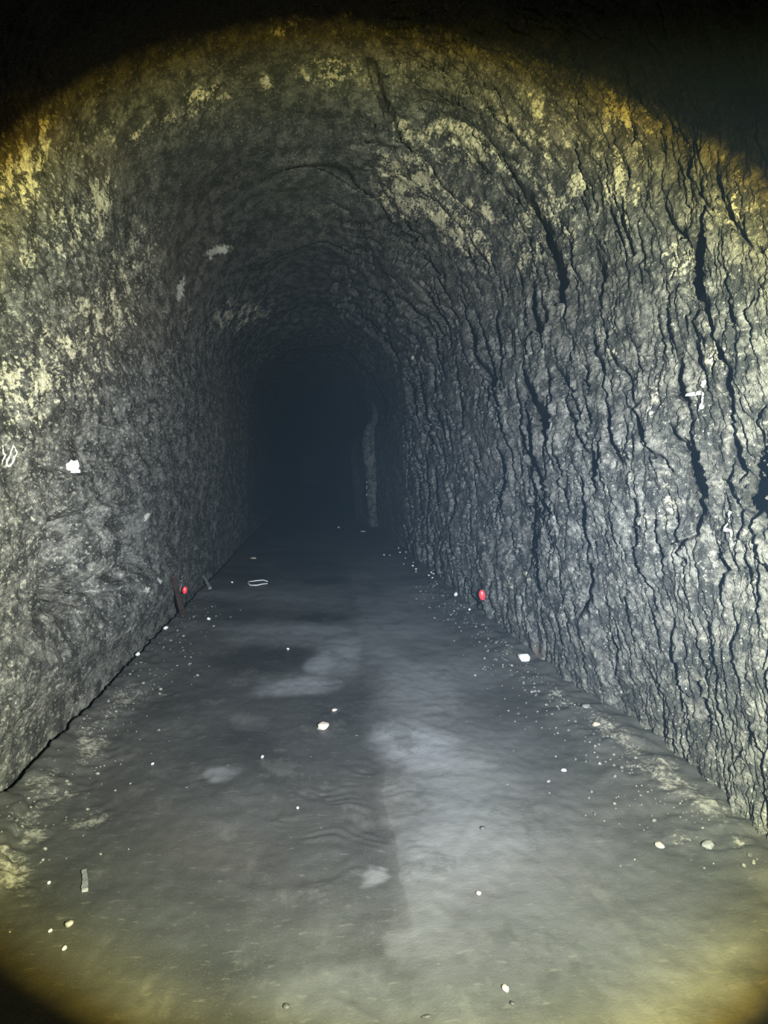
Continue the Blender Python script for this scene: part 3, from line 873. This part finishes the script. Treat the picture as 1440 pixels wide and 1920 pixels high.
def plain(name, c1, c2, scale=30, rough=0.7, spec=0.4, bump=0.4):
    k = Nodes(name)
    n = k.noise(scale, 4, 0.6)
    col = k.mix(k.step(n, 0.35, 0.65), c1, c2)
    k.bump(n, bump, 0.004)
    return k.done(col, rough, spec)


ROCK = rock_material()
FLOOR = floor_material()
PALE_STONE = plain('pale_stone', (0.27, 0.23, 0.19), (0.40, 0.345, 0.29), 60)
WHITE_STONE = plain('white_stone', (0.46, 0.46, 0.45), (0.66, 0.66, 0.64), 60)
GREY_STONE = plain('grey_stone', (0.13, 0.13, 0.13), (0.24, 0.24, 0.23), 50)
DARK_STONE = plain('dark_stone', (0.02, 0.02, 0.02), (0.05, 0.05, 0.05), 50)
CHALK = plain('white_chalk_paint', (0.62, 0.61, 0.54), (0.86, 0.85, 0.77), 90, 0.85, 0.2)
PAPER = plain('white_paper', (0.86, 0.86, 0.82), (0.93, 0.93, 0.90), 20, 0.8, 0.2, 0.15)
RED = plain('red_plastic', (0.80, 0.030, 0.045), (0.90, 0.050, 0.070), 120, 0.35, 0.5, 0.2)
RED_EDGE = plain('dark_red_plastic', (0.35, 0.01, 0.02), (0.45, 0.02, 0.03), 80, 0.5, 0.4, 0.1)
WOOD = plain('wet_brown_wood', (0.028, 0.018, 0.017), (0.050, 0.031, 0.029), 18, 0.6, 0.4)
GREY_WOOD = plain('grey_weathered_wood', (0.11, 0.115, 0.12), (0.20, 0.205, 0.21), 25, 0.8, 0.3)
PALE_WOOD = plain('pale_weathered_wood', (0.36, 0.36, 0.34), (0.75, 0.75, 0.71), 25, 0.8, 0.3)
STEEL = plain('galvanised_wire', (0.45, 0.46, 0.47), (0.62, 0.63, 0.64), 60, 0.4, 0.6, 0.1)

# ---------------------------------------------------------------- build walls and crown
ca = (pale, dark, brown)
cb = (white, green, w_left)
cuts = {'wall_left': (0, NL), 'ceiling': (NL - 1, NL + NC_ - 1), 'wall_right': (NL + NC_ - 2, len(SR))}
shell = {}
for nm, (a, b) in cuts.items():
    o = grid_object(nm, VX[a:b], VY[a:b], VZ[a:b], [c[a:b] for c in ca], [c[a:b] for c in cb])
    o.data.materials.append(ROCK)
    shell[nm] = o

# rock face that closes the drift far down the tunnel
gx, gz = np.meshgrid(np.linspace(-2.2, 2.5, 40), np.linspace(-0.3, 4.6, 40), indexing='ij')
gy = 109.0 + 0.25 * fbm(gx * 1.5, gz * 1.5, 3, 201)
zz = np.zeros_like(gx)
o = grid_object('wall_far', gx, gy, gz, (zz, zz, zz), (zz, zz, zz))
o.data.materials.append(ROCK)

# ---------------------------------------------------------------- floor
fy = np.concatenate([np.arange(-1.5, 1.6, 0.06), 1 / np.linspace(1 / 1.6, 1 / 15.0, 470), np.linspace(15.4, 110, 90)])
fx = np.linspace(-1.62, 2.0, 380)
FX, FY = np.meshgrid(fx, fy, indexing='ij')
FX = FX.astype(F32)
FY = FY.astype(F32)
FL = np.log(np.maximum(FY, 0.8))
ws = 0.05 * fbm(FX * 3, FL * 9, 2, 301) + 0.02 * fbm(FX * 14, FL * 40, 2, 302)
wy = 0.012 * fbm(FX * 3, FL * 9, 2, 303) + 0.004 * fbm(FX * 14, FL * 40, 2, 304)
fs = stain_field([q for q in FLOOR_STAINS if q[0] in 'KL'], FX, FL, ws, wy, 2.6)
fs.update(stain_field([q for q in FLOOR_STAINS if q[0] in 'PB'], FX, FL, ws * 1.6, wy * 1.6, 1.1))
wet = np.clip(fs['K'], 0, 1)  # puddles, plus a darkened near floor that offsets the torch's strength
gravel = np.clip(fs['P'], 0, 1)
dry = np.clip(fs['L'], 0, 1)
mud = np.clip(fs['B'], 0, 1)
lane_edge = 0.27 + 0.030 * (FY - 1.8) + 0.05 * fbm(FY * 1.4, FX * 0, 2, 305)
lane = smooth(-0.06, 0.08, FX - lane_edge) * (1 - smooth(1.05, 1.3, FX + 0.1 * fbm(FX * 2, FY * 1.5, 2, 306)))
dry = np.clip(np.maximum(dry, 0.32 * lane * (0.8 + 0.5 * fbm(FX * 2.2, FY * 1.3, 3, 307)) * (1 - smooth(9, 14, FY))), 0, 1)
wet = np.clip(np.maximum(wet, (0.62 + 0.35 * fbm(FX * 1.6, FY * 1.1, 3, 308)) * (1 - lane) * smooth(-1.15, -0.8, FX) * (FX < lane_edge) * (1 - 0.8 * smooth(4.2, 5.5, FY))) * (1 - 0.7 * dry), 0, 1)


def floor_height(X, Y):
    h = 0.010 * fbm(X * 1.5, Y * 1.2, 2, 311) + 0.004 * fbm(X * 7, Y * 6, 2, 312)
    rb = smooth(1.05, 1.62, X + 0.09 * perlin(Y * 1.9, X * 0, 313))
    h = h + rb * (0.055 + 0.02 * fbm(X * 6, Y * 5, 2, 314))
    lb = 1 - smooth(-1.28, -0.95, X + 0.08 * perlin(Y * 1.7, X * 0, 315))
    h = h + lb * (0.035 + 0.014 * fbm(X * 8, Y * 6, 2, 316))
    # broken concrete strip at the near left
    e = X + 1.02 + 0.30 * (Y - 2.55) + 0.05 * perlin(Y * 6, X * 0, 317)
    h = h + 0.028 * (1 - smooth(-0.012, 0.012, e)) * smooth(2.3, 2.5, Y) * (1 - smooth(3.05, 3.25, Y))
    # ripples and boot scuffs in the wet clay
    r = np.exp(-((X - 0.10) / 0.26) ** 2 - ((Y - 2.85) / 0.45) ** 2)
    r = r * smooth(-0.25, 0.35, perlin(X * 9, Y * 5, 323))
    h = h + 0.0034 * r * np.sin(88 * Y + 12 * X + 12 * perlin(X * 4.5, Y * 3.5, 318))
    r = np.exp(-((X + 0.12) / 0.35) ** 2 - ((Y - 2.35) / 0.16) ** 2)
    h = h + 0.003 * r * np.sin(38 * (Y + 0.25 * X) + 2.5 * perlin(X * 4, Y * 4, 319))
    lane_ = 0.27 + 0.030 * (Y - 1.8)
    h = h + 0.012 * smooth(-0.05, 0.08, X - lane_) * np.exp(-np.clip(X - lane_, 0, 9) * 2.5) * (1 - smooth(7, 11, Y))
    # shallow scuffs pressed into the clay
    h = h - 0.006 * smooth(0.30, 0.55, perlin(X * 5.5 + 0.8 * Y, Y * 3.4, 324)) * (1 - smooth(4.5, 6.0, Y)) * (1 - smooth(0.3, 0.6, X))
    h = h + 0.0022 * perlin(X * 26, Y * 15, 325) * (1 - smooth(4.5, 7.0, Y))
    # drainage gap along the left wall
    gap = 1 - smooth(-1.290, -1.268, X + 0.016 * perlin(Y * 7, X * 0, 320) + 0.008 * perlin(Y * 21, X * 0, 322))
    h = h - 0.16 * gap * smooth(2.6, 2.9, Y)
    return h


FZ = floor_height(FX, FY) * (1 - 0.6 * wet) + 0.009 * gravel * fbm(FX * 16, FL * 45, 2, 321)
zz = np.zeros_like(FX)
o = grid_object('floor', FX, FY, FZ, (wet, gravel, dry), (mud, zz, zz), flip=True)
o.data.materials.append(FLOOR)


def ground(x, y):
    i = int(np.clip(np.searchsorted(fx, x), 1, len(fx) - 1))
    j = int(np.clip(np.searchsorted(fy, y), 1, len(fy) - 1))
    return float(max(FZ[i, j], FZ[i - 1, j], FZ[i, j - 1], FZ[i - 1, j - 1]))


# ---------------------------------------------------------------- things
def obj(name, bm, mat, parent=None, smooth_=True):
    me = bpy.data.meshes.new(name)
    bm.normal_update()
    bm.to_mesh(me)
    bm.free()
    for p in me.polygons:
        p.use_smooth = smooth_
    me.materials.append(mat)
    o = bpy.data.objects.new(name, me)
    C.objects.link(o)
    if parent:
        o.parent = parent
    return o


def tag(o, label, cat, group=None):
    o['label'] = label
    o['category'] = cat
    if group:
        o['group'] = group
    return o


def rock_bm(size, seed, rough=0.28, sub=2):
    bm = bmesh.new()
    bmesh.ops.create_icosphere(bm, subdivisions=sub, radius=1.0)
    off = Vector((seed * 3.17, seed * 1.31, seed * 0.7))
    for v in bm.verts:
        n = v.co.normalized()
        r = 1 + rough * mnoise.noise(n * 1.1 + off) + rough * 0.5 * mnoise.noise(n * 2.7 + off)
        # broken facets
        for f in range(3):
            fn = Vector((math.sin(seed * 1.7 + f * 2.1), math.cos(seed * 2.3 + f * 1.9), math.sin(seed + f * 2.6))).normalized()
            d = n.dot(fn)
            if d * r > 0.72:
                r = 0.72 / d
        v.co = Vector((n.x * size[0] * r, n.y * size[1] * r, n.z * size[2] * r))
    return bm


def stone(name, x, y, size, seed, mat, label, cat='stone', group=None, turn=0.0, sink=0.25, sub=2):
    o = obj(name, rock_bm(size, seed, sub=sub), mat, None, sub > 1)
    o.location = (x, y, ground(x, y) + size[2] * (0.72 - sink))
    o.rotation_euler = (0, 0, turn)
    return tag(o, label, cat, group)


def ribbon(name, pts, width, parent, mat, label=None, closed=False):
    """Painted stroke: a thin raised film that follows the rough rock; pts are (along the arch, down the tunnel)."""
    P = [Vector((a, b)) for a, b in pts]
    if closed:
        P = P + [P[0]]
    dense = []
    for a, b in zip(P[:-1], P[1:]):
        n = max(2, int((b - a).length / 0.006))
        dense += [a.lerp(b, i / n) for i in range(n)]
    dense.append(P[-1])
    bm = bmesh.new()
    rows = []
    for i, p in enumerate(dense):
        t = dense[min(i + 1, len(dense) - 1)] - dense[max(i - 1, 0)]
        t = t.normalized() if t.length > 0 else Vector((1, 0))
        nrm = Vector((-t.y, t.x))
        wv = width * (0.85 + 0.3 * mnoise.noise(Vector((p.x * 40, p.y * 40, 3.0))))
        row = []
        for k in (-1, -0.33, 0.33, 1):
            q = p + nrm * (wv * 0.5 * k)
            co, nn = on_wall(q.x, q.y, 0.011 if abs(k) < 1 else 0.008)
            row.append(bm.verts.new(co))
        rows.append(row)
    for a, b in zip(rows[:-1], rows[1:]):
        for k in range(3):
            bm.faces.new((a[k], a[k + 1], b[k + 1], b[k]))
    bmesh.ops.recalc_face_normals(bm, faces=bm.faces)
    o = obj(name, bm, mat, parent)
    if label:
        o['label'] = label
    return o


# chalk marks on the rock (parts of the walls)
WL, WR = shell['wall_left'], shell['wall_right']
ribbon('painted_mark', [(1.475, 3.295), (1.44, 3.305), (1.395, 3.32)], 0.014, WL, CHALK, 'slanting first stroke of the white number on the left wall')
ring = [(1.43 + 0.043 * math.cos(a), 3.365 + 0.024 * math.sin(a)) for a in [i * math.pi / 10 for i in range(20)]]
ribbon('painted_mark', ring, 0.012, WL, CHALK, 'tall white painted zero at the left edge of the left wall', True)
ribbon('painted_mark', [(8.175, 3.075), (8.172, 3.03), (8.178, 2.985), (8.20, 2.975), (8.245, 2.975)], 0.016, WR, CHALK, 'white hook shaped painted mark on the right wall')
ribbon('painted_mark', [(8.12, 3.005), (8.155, 2.99)], 0.012, WR, CHALK, 'short white painted tick above the hook mark')
ribbon('painted_mark', [(8.66, 2.775), (8.71, 2.80), (8.735, 2.815), (8.735, 2.77), (8.77, 2.77)], 0.014, WR, CHALK, 'white zigzag painted mark low on the right wall')

# white quartz showing on the edge of the rock rib far down the right wall
for i, (z, h) in enumerate(((0.86, 0.09), (1.03, 0.08), (1.17, 0.06))):
    b2 = rock_bm((0.022, 0.02, h * 0.6), 40 + i)
    p, n = on_wall(STOT - z, 18.62, 0.0)
    for v in b2.verts:
        v.co += p
    obj('quartz_patch', b2, WHITE_STONE, WR)


# red reflectors, one at the foot of each wall
def reflector(x, y, z, w, h, turn, label, roll):
    root = bpy.data.objects.new('red_reflector', None)
    root.empty_display_size = 0.05
    C.objects.link(root)
    root.location = (x, y, z)
    root.rotation_euler = (0, roll, turn)
    tag(root, label, 'reflector', 'red reflectors at the foot of the walls')
    bm = bmesh.new()
    bmesh.ops.create_uvsphere(bm, u_segments=24, v_segments=12, radius=1)
    for v in bm.verts:
        c = v.co.copy()
        v.co = Vector((c.x * w / 2 * 0.92, -0.004 + c.z * 0 + c.y * 0.010, c.z * h / 2 * 0.94))
    obj('lens', bm, RED, root)
    bm = bmesh.new()
    rings = []
    for i in range(28):
        a = 2 * math.pi * i / 28
        ca_, sa_ = math.cos(a), math.sin(a)
        rings.append([bm.verts.new((ca_ * (w / 2 + d), yy, sa_ * (h / 2 + d))) for d, yy in ((-.004, -.006), (.003, -.006), (.003, .006), (-.004, .006))])
    for i in range(28):
        a, b = rings[i], rings[(i + 1) % 28]
        for k in range(4):
            bm.faces.new((a[k], a[(k + 1) % 4], b[(k + 1) % 4], b[k]))
    bmesh.ops.recalc_face_normals(bm, faces=bm.faces)
    obj('rim', bm, RED_EDGE, root)
    bm = bmesh.new()
    bmesh.ops.create_cube(bm, size=1)
    sx = -1 if x < 0 else 1
    for v in bm.verts:
        v.co = Vector((v.co.x * 0.024, v.co.y * 0.008 + 0.014, v.co.z * 0.016))
    bmesh.ops.bevel(bm, geom=bm.edges[:], offset=0.002, segments=1, affect='EDGES')
    obj('bracket', bm, RED_EDGE, root, False)


p, n = on_wall(0.224, 7.40, 0.04)
reflector(p.x, p.y, p.z, 0.040, 0.068, 0.25, 'smaller red oval reflector at the foot of the left wall', 0.1)
p, n = on_wall(9.597, 6.55, 0.04)
reflector(p.x, p.y, p.z, 0.052, 0.090, -0.2, 'larger red oval reflector at the foot of the fissured right wall', -0.12)


# ragged white scrap on the narrow ledge of the left wall
p, n = on_wall(1.395, 4.29, 0.03)
outline = [(-.044, -.036), (-.020, -.033), (.012, -.036), (.046, -.034), (.044, -.018), (.034, -.016), (.040, .004), (.036, .022), (.030, .036), (.012, .030), (-.004, .037), (-.014, .022), (-.026, .016), (-.040, .006), (-.030, -.004), (-.034, -.018)]
bm = bmesh.new()
for ysign in (0, 1):
    ctr = bm.verts.new((0, 0.006 * ysign - 0.004, -0.004))
    loop = [bm.verts.new((a, 0.006 * ysign + 0.008 * mnoise.noise(Vector((a * 60, b * 60, 2))), b)) for a, b in outline]
    for i in range(len(loop)):
        bm.faces.new((ctr, loop[i], loop[(i + 1) % len(loop)]))
    if ysign == 0:
        first = loop
for i in range(len(first)):
    j = (i + 1) % len(first)
    bm.faces.new((first[i], first[j], loop[j], loop[i]))
bmesh.ops.recalc_face_normals(bm, faces=bm.faces)
o = obj('paper_scrap', bm, PAPER, None, False)
o.location = p
o.rotation_euler = (0.05, 0, 0.55)
tag(o, 'ragged bright white scrap standing on the narrow ledge of the left wall', 'scrap')


def stick(name, a, b, w, t, mat, label, seed):
    a, b = Vector(a), Vector(b)
    d = b - a
    L = d.length
    bm = bmesh.new()
    rows = []
    N = 12
    for i in range(N + 1):
        f = i / N
        taper = 1 - 0.25 * f
        ox = 0.006 * mnoise.noise(Vector((f * 5, seed, 0)))
        rows.append([bm.verts.new((ox + cx * w / 2 * taper * (1 + .15 * mnoise.noise(Vector((f * 9, cx, seed)))), cy * t / 2 * taper, f * L))
                     for cx, cy in ((-1, -1), (1, -1), (1, 1), (-1, 1))])
    for r, q in zip(rows[:-1], rows[1:]):
        for k in range(4):
            bm.faces.new((r[k], r[(k + 1) % 4], q[(k + 1) % 4], q[k]))
    bm.faces.new(rows[0][::-1])
    bm.faces.new(rows[-1])
    bmesh.ops.recalc_face_normals(bm, faces=bm.faces)
    o = obj(name, bm, mat, None, False)
    o.location = a
    o.rotation_euler = d.to_track_quat('Z', 'Y').to_euler()
    return tag(o, label, 'stick')


pa, _ = on_wall(0.46, 6.62, 0.03)
stick('slat', (-1.19, 7.05, ground(-1.19, 7.05) + 0.01), pa, 0.05, 0.018, WOOD, 'dark brown slat leaning on the foot of the left wall beside the red reflector', 3.0)
pa, _ = on_wall(0.13, 9.1, 0.02)
stick('wooden_stick', (-1.17, 8.75, ground(-1.17, 8.75) + 0.012), pa, 0.035, 0.025, GREY_WOOD, 'short grey stick lying against the left wall behind the red reflector', 8.0)
o = stick('wooden_peg', (-0.734, 2.435, ground(-0.734, 2.435) + 0.005), (-0.772, 2.56, ground(-0.772, 2.56) + 0.006), 0.019, 0.012, GREY_WOOD, 'short pale peg lying lengthwise on the wet floor at the near left', 5.0)


# bent loop of pale wire lying on the floor
def tube(name, pts, r, mat):
    cu = bpy.data.curves.new(name, 'CURVE')
    cu.dimensions = '3D'
    cu.bevel_depth = r
    cu.bevel_resolution = 2
    sp = cu.splines.new('POLY')
    sp.points.add(len(pts) - 1)
    for q, p_ in zip(sp.points, pts):
        q.co = (*p_, 1)
    tmp = bpy.data.objects.new(name, cu)
    C.objects.link(tmp)
    me = bpy.data.meshes.new_from_object(tmp.evaluated_get(bpy.context.evaluated_depsgraph_get()))
    bpy.data.objects.remove(tmp)
    me.name = name
    me.materials.clear()
    me.materials.append(mat)
    o_ = bpy.data.objects.new(name, me)
    C.objects.link(o_)
    return o_


wp = [(-0.545, 9.40), (-0.60, 9.44), (-0.68, 9.46), (-0.75, 9.43), (-0.785, 9.36), (-0.775, 9.24), (-0.74, 9.13), (-0.66, 9.12), (-0.59, 9.16), (-0.54, 9.22)]
o = tube('wire_loop', [(x, y, ground(x, y) + 0.012 + 0.006 * math.sin(i * 1.7)) for i, (x, y) in enumerate(wp)], 0.007, STEEL)
tag(o, 'pale bent wire loop lying on the floor in the left lane', 'wire')

# stones lying about, each where the photograph shows it
stone('stone', 0.059, 3.934, (0.036, 0.040, 0.022), 3, PALE_STONE, 'pale tan flat stone alone in the middle of the dark wet lane', turn=0.4)
stone('stone', 1.50, 5.12, (0.042, 0.05, 0.036), 7, WHITE_STONE, 'white angular rock at the foot of the right wall, edge of the floor', turn=0.8)
stone('stone', -0.95, 6.99, (0.019, 0.022, 0.016), 9, WHITE_STONE, 'bright white round pebble on the left lane before the left red reflector', 'pebble')
stone('stone', -0.705, 2.14, (0.007, 0.008, 0.006), 12, WHITE_STONE, 'brightest white pebble at the bottom left of the floor', 'pebble')
stone('stone', -0.726, 2.252, (0.014, 0.014, 0.011), 13, GREY_STONE, 'larger rounded grey pebble at the bottom left of the floor', 'pebble')
stone('stone', -0.773, 2.229, (0.006, 0.007, 0.005), 14, WHITE_STONE, 'small white pebble just left of the rounded grey pebble', 'pebble')
stone('stone', -0.868, 2.50, (0.006, 0.007, 0.005), 15, WHITE_STONE, 'small white pebble beside the pale gravel patch at near left', 'pebble')
stone('stone', 0.642, 2.719, (0.012, 0.012, 0.006), 16, DARK_STONE, 'small dark stone alone on the dry right lane', 'stone')
stone('stone', -0.069, 1.85, (0.010, 0.010, 0.006), 17, DARK_STONE, 'dark stone at the bottom of the floor left of centre', 'stone')
stone('stone', 0.505, 1.80, (0.008, 0.008, 0.005), 18, DARK_STONE, 'dark stone at the bottom edge of the floor, right of centre', 'stone')
stone('stone', 0.501, 1.855, (0.011, 0.012, 0.009), 19, PALE_STONE, 'pale pebble at the bottom edge of the floor, right of centre', 'pebble')
stone('stone', 0.53, 2.296, (0.010, 0.010, 0.007), 20, PALE_STONE, 'lone pale pebble halfway across the near right lane', 'pebble')
stone('stone', 1.245, 2.518, (0.016, 0.018, 0.012), 21, PALE_STONE, 'pale chip at the inner edge of the near right gravel bank', 'stone')
stone('stone', -1.24, 6.464, (0.022, 0.026, 0.018), 22, WHITE_STONE, 'white chip in the gap along the left wall, nearer the red reflector', 'stone')
stone('stone', -1.262, 5.53, (0.018, 0.022, 0.016), 23, WHITE_STONE, 'white chip in the gap along the left wall, farther from the reflector', 'stone')
stone('stone', 1.535, 7.815, (0.024, 0.03, 0.028), 24, WHITE_STONE, 'white chip at the foot of the right wall just beyond the red reflector', 'stone')
stone('stone', 1.507, 6.99, (0.014, 0.015, 0.011), 25, WHITE_STONE, 'tiny white pebble on the right bank below the red reflector', 'pebble')
stone('stone', 0.695, 18.9, (0.032, 0.032, 0.026), 26, WHITE_STONE, 'farthest white pebble alone in the middle of the floor', 'pebble')
stone('stone', 1.215, 17.45, (0.07, 0.05, 0.018), 27, WHITE_STONE, 'flat white chip before the rock rib far down the right', 'stone')
stone('stone', -0.931, 12.15, (0.06, 0.04, 0.02), 28, PALE_STONE, 'pale flat chip on the far left lane beyond the wire loop', 'stone')
stone('stone', -0.98, 9.36, (0.016, 0.016, 0.013), 29, WHITE_STONE, 'small white pebble at the left of the wire loop', 'pebble')
stone('stone', -0.183, 5.754, (0.011, 0.011, 0.009), 30, WHITE_STONE, 'small white pebble on the large dark puddle stain', 'pebble')
stone('stone', 0.128, 4.237, (0.018, 0.020, 0.008), 31, PALE_STONE, 'thin pale chip just behind the tan flat stone', 'stone')
stone('stone', -0.238, 3.554, (0.008, 0.009, 0.007), 32, WHITE_STONE, 'small white pebble in the wet lane left of the tan flat stone', 'pebble')
stone('stone', -0.742, 3.511, (0.008, 0.009, 0.006), 33, WHITE_STONE, 'small white pebble beside the pale mud patch at left', 'pebble')
stone('stone', -0.06, 2.985, (0.006, 0.006, 0.005), 34, WHITE_STONE, 'tiny white pebble in the brown mud left of the ripples', 'pebble')
stone('stone', 1.138, 3.239, (0.014, 0.012, 0.007), 35, WHITE_STONE, 'small white flake on the right lane near the gravel bank', 'stone')
stone('stone', 1.40, 2.47, (0.030, 0.020, 0.013), 36, GREY_STONE, 'flat grey stone at the near end of the right gravel bank', 'stone', turn=0.5)
stone('stone', 1.50, 3.92, (0.030, 0.024, 0.014), 37, GREY_STONE, 'small grey flat stone on the right bank under the wall', 'stone', turn=0.9)
stone('stone', 1.47, 3.70, (0.026, 0.020, 0.014), 38, PALE_STONE, 'pale pebble lying just before the grey flat stone on the right bank', 'pebble', turn=0.3)
stone('stone', 0.28, 1.775, (0.014, 0.006, 0.004), 39, DARK_STONE, 'thin dark splinter at the bottom edge of the floor, centre', 'stone', turn=0.2)

# white chips strewn along the far right edge: nothing tells them apart
chips = [(1.511, 9.498), (1.575, 9.691), (1.527, 9.302), (1.58, 9.55), (1.54, 13.09), (1.56, 12.218), (1.482, 12.395), (1.278, 12.089),
         (1.199, 12.258), (1.355, 10.868), (1.446, 10.547), (1.442, 10.194), (1.50, 10.9), (1.40, 9.9), (1.46, 11.5)]
proto = None
rng = random.Random(11)
for i, (x, y) in enumerate(chips):
    if i < 3:
        c = stone('rock_chip', x, y, (0.015, 0.016, 0.012), 50 + i, WHITE_STONE, 'tiny white chip strewn along the far right edge of the floor', 'chip', 'white chips along the far right edge', rng.uniform(0, 6))
        proto = (proto or []) + [c]
    else:
        c = proto[i % 3].copy()
        C.objects.link(c)
        k = rng.uniform(0.65, 1.25)
        c.scale = (k, k, k)
        c.rotation_euler = (0, 0, rng.uniform(0, 6))
        c.location = (x, y, ground(x, y) + 0.006)


# loose gravel nobody could count, on the banks at both edges of the floor
STONES = [tuple(o_.location[:2]) for o_ in C.objects if o_.name.split('.')[0] in ('stone', 'rock_chip', 'wooden_peg')]


def gravel_bed(name, n, pick, seed, label):
    rg = random.Random(seed)
    protos = []
    for s_ in range(6):
        b = rock_bm((1, 0.85, 0.62), 70 + s_ + seed, sub=1)
        b.verts.ensure_lookup_table()
        protos.append((np.array([v.co[:] for v in b.verts]), [[v.index for v in f.verts] for f in b.faces]))
        b.free()
    vs, fs_ = [], []
    base = 0
    for i in range(n):
        x, y = pick(rg)
        while any(abs(x - a) < 0.09 and abs(y - c) < 0.09 for a, c in STONES):
            x, y = pick(rg)
        r = min(0.0045 * (rg.random() + 0.02) ** -0.42, 0.013) * (0.6 + 0.10 * y)
        pv, pf = protos[rg.randrange(6)]
        a = rg.uniform(0, 6.28)
        ca_, sa_ = math.cos(a), math.sin(a)
        q = pv * r
        q = np.stack([q[:, 0] * ca_ - q[:, 1] * sa_ + x, q[:, 0] * sa_ + q[:, 1] * ca_ + y, q[:, 2] + ground(x, y) + r * 0.25], 1)
        vs.append(q)
        fs_ += [[k + base for k in f] for f in pf]
        base += len(pv)
    me = bpy.data.meshes.new(name)
    me.from_pydata(np.concatenate(vs).tolist(), [], fs_)
    me.materials.append(GRAVEL)
    o_ = bpy.data.objects.new(name, me)
    C.objects.link(o_)
    o_['kind'] = 'stuff'
    return tag(o_, label, 'gravel')


GRAVEL = plain('mixed_gravel', (0.05, 0.05, 0.048), (0.20, 0.195, 0.18), 45, 0.75)
gravel_bed('loose_gravel', 420, lambda g: (1.50 - abs(g.gauss(0, 0.17)), math.exp(g.uniform(math.log(2.3), math.log(9)))), 1, 'loose grit and small gravel along the foot of the right wall')
gravel_bed('loose_gravel', 260, lambda g: (-1.22 + abs(g.gauss(0, 0.22)), math.exp(g.uniform(math.log(2.2), math.log(8)))), 2, 'loose grit and small gravel along the foot of the left wall')
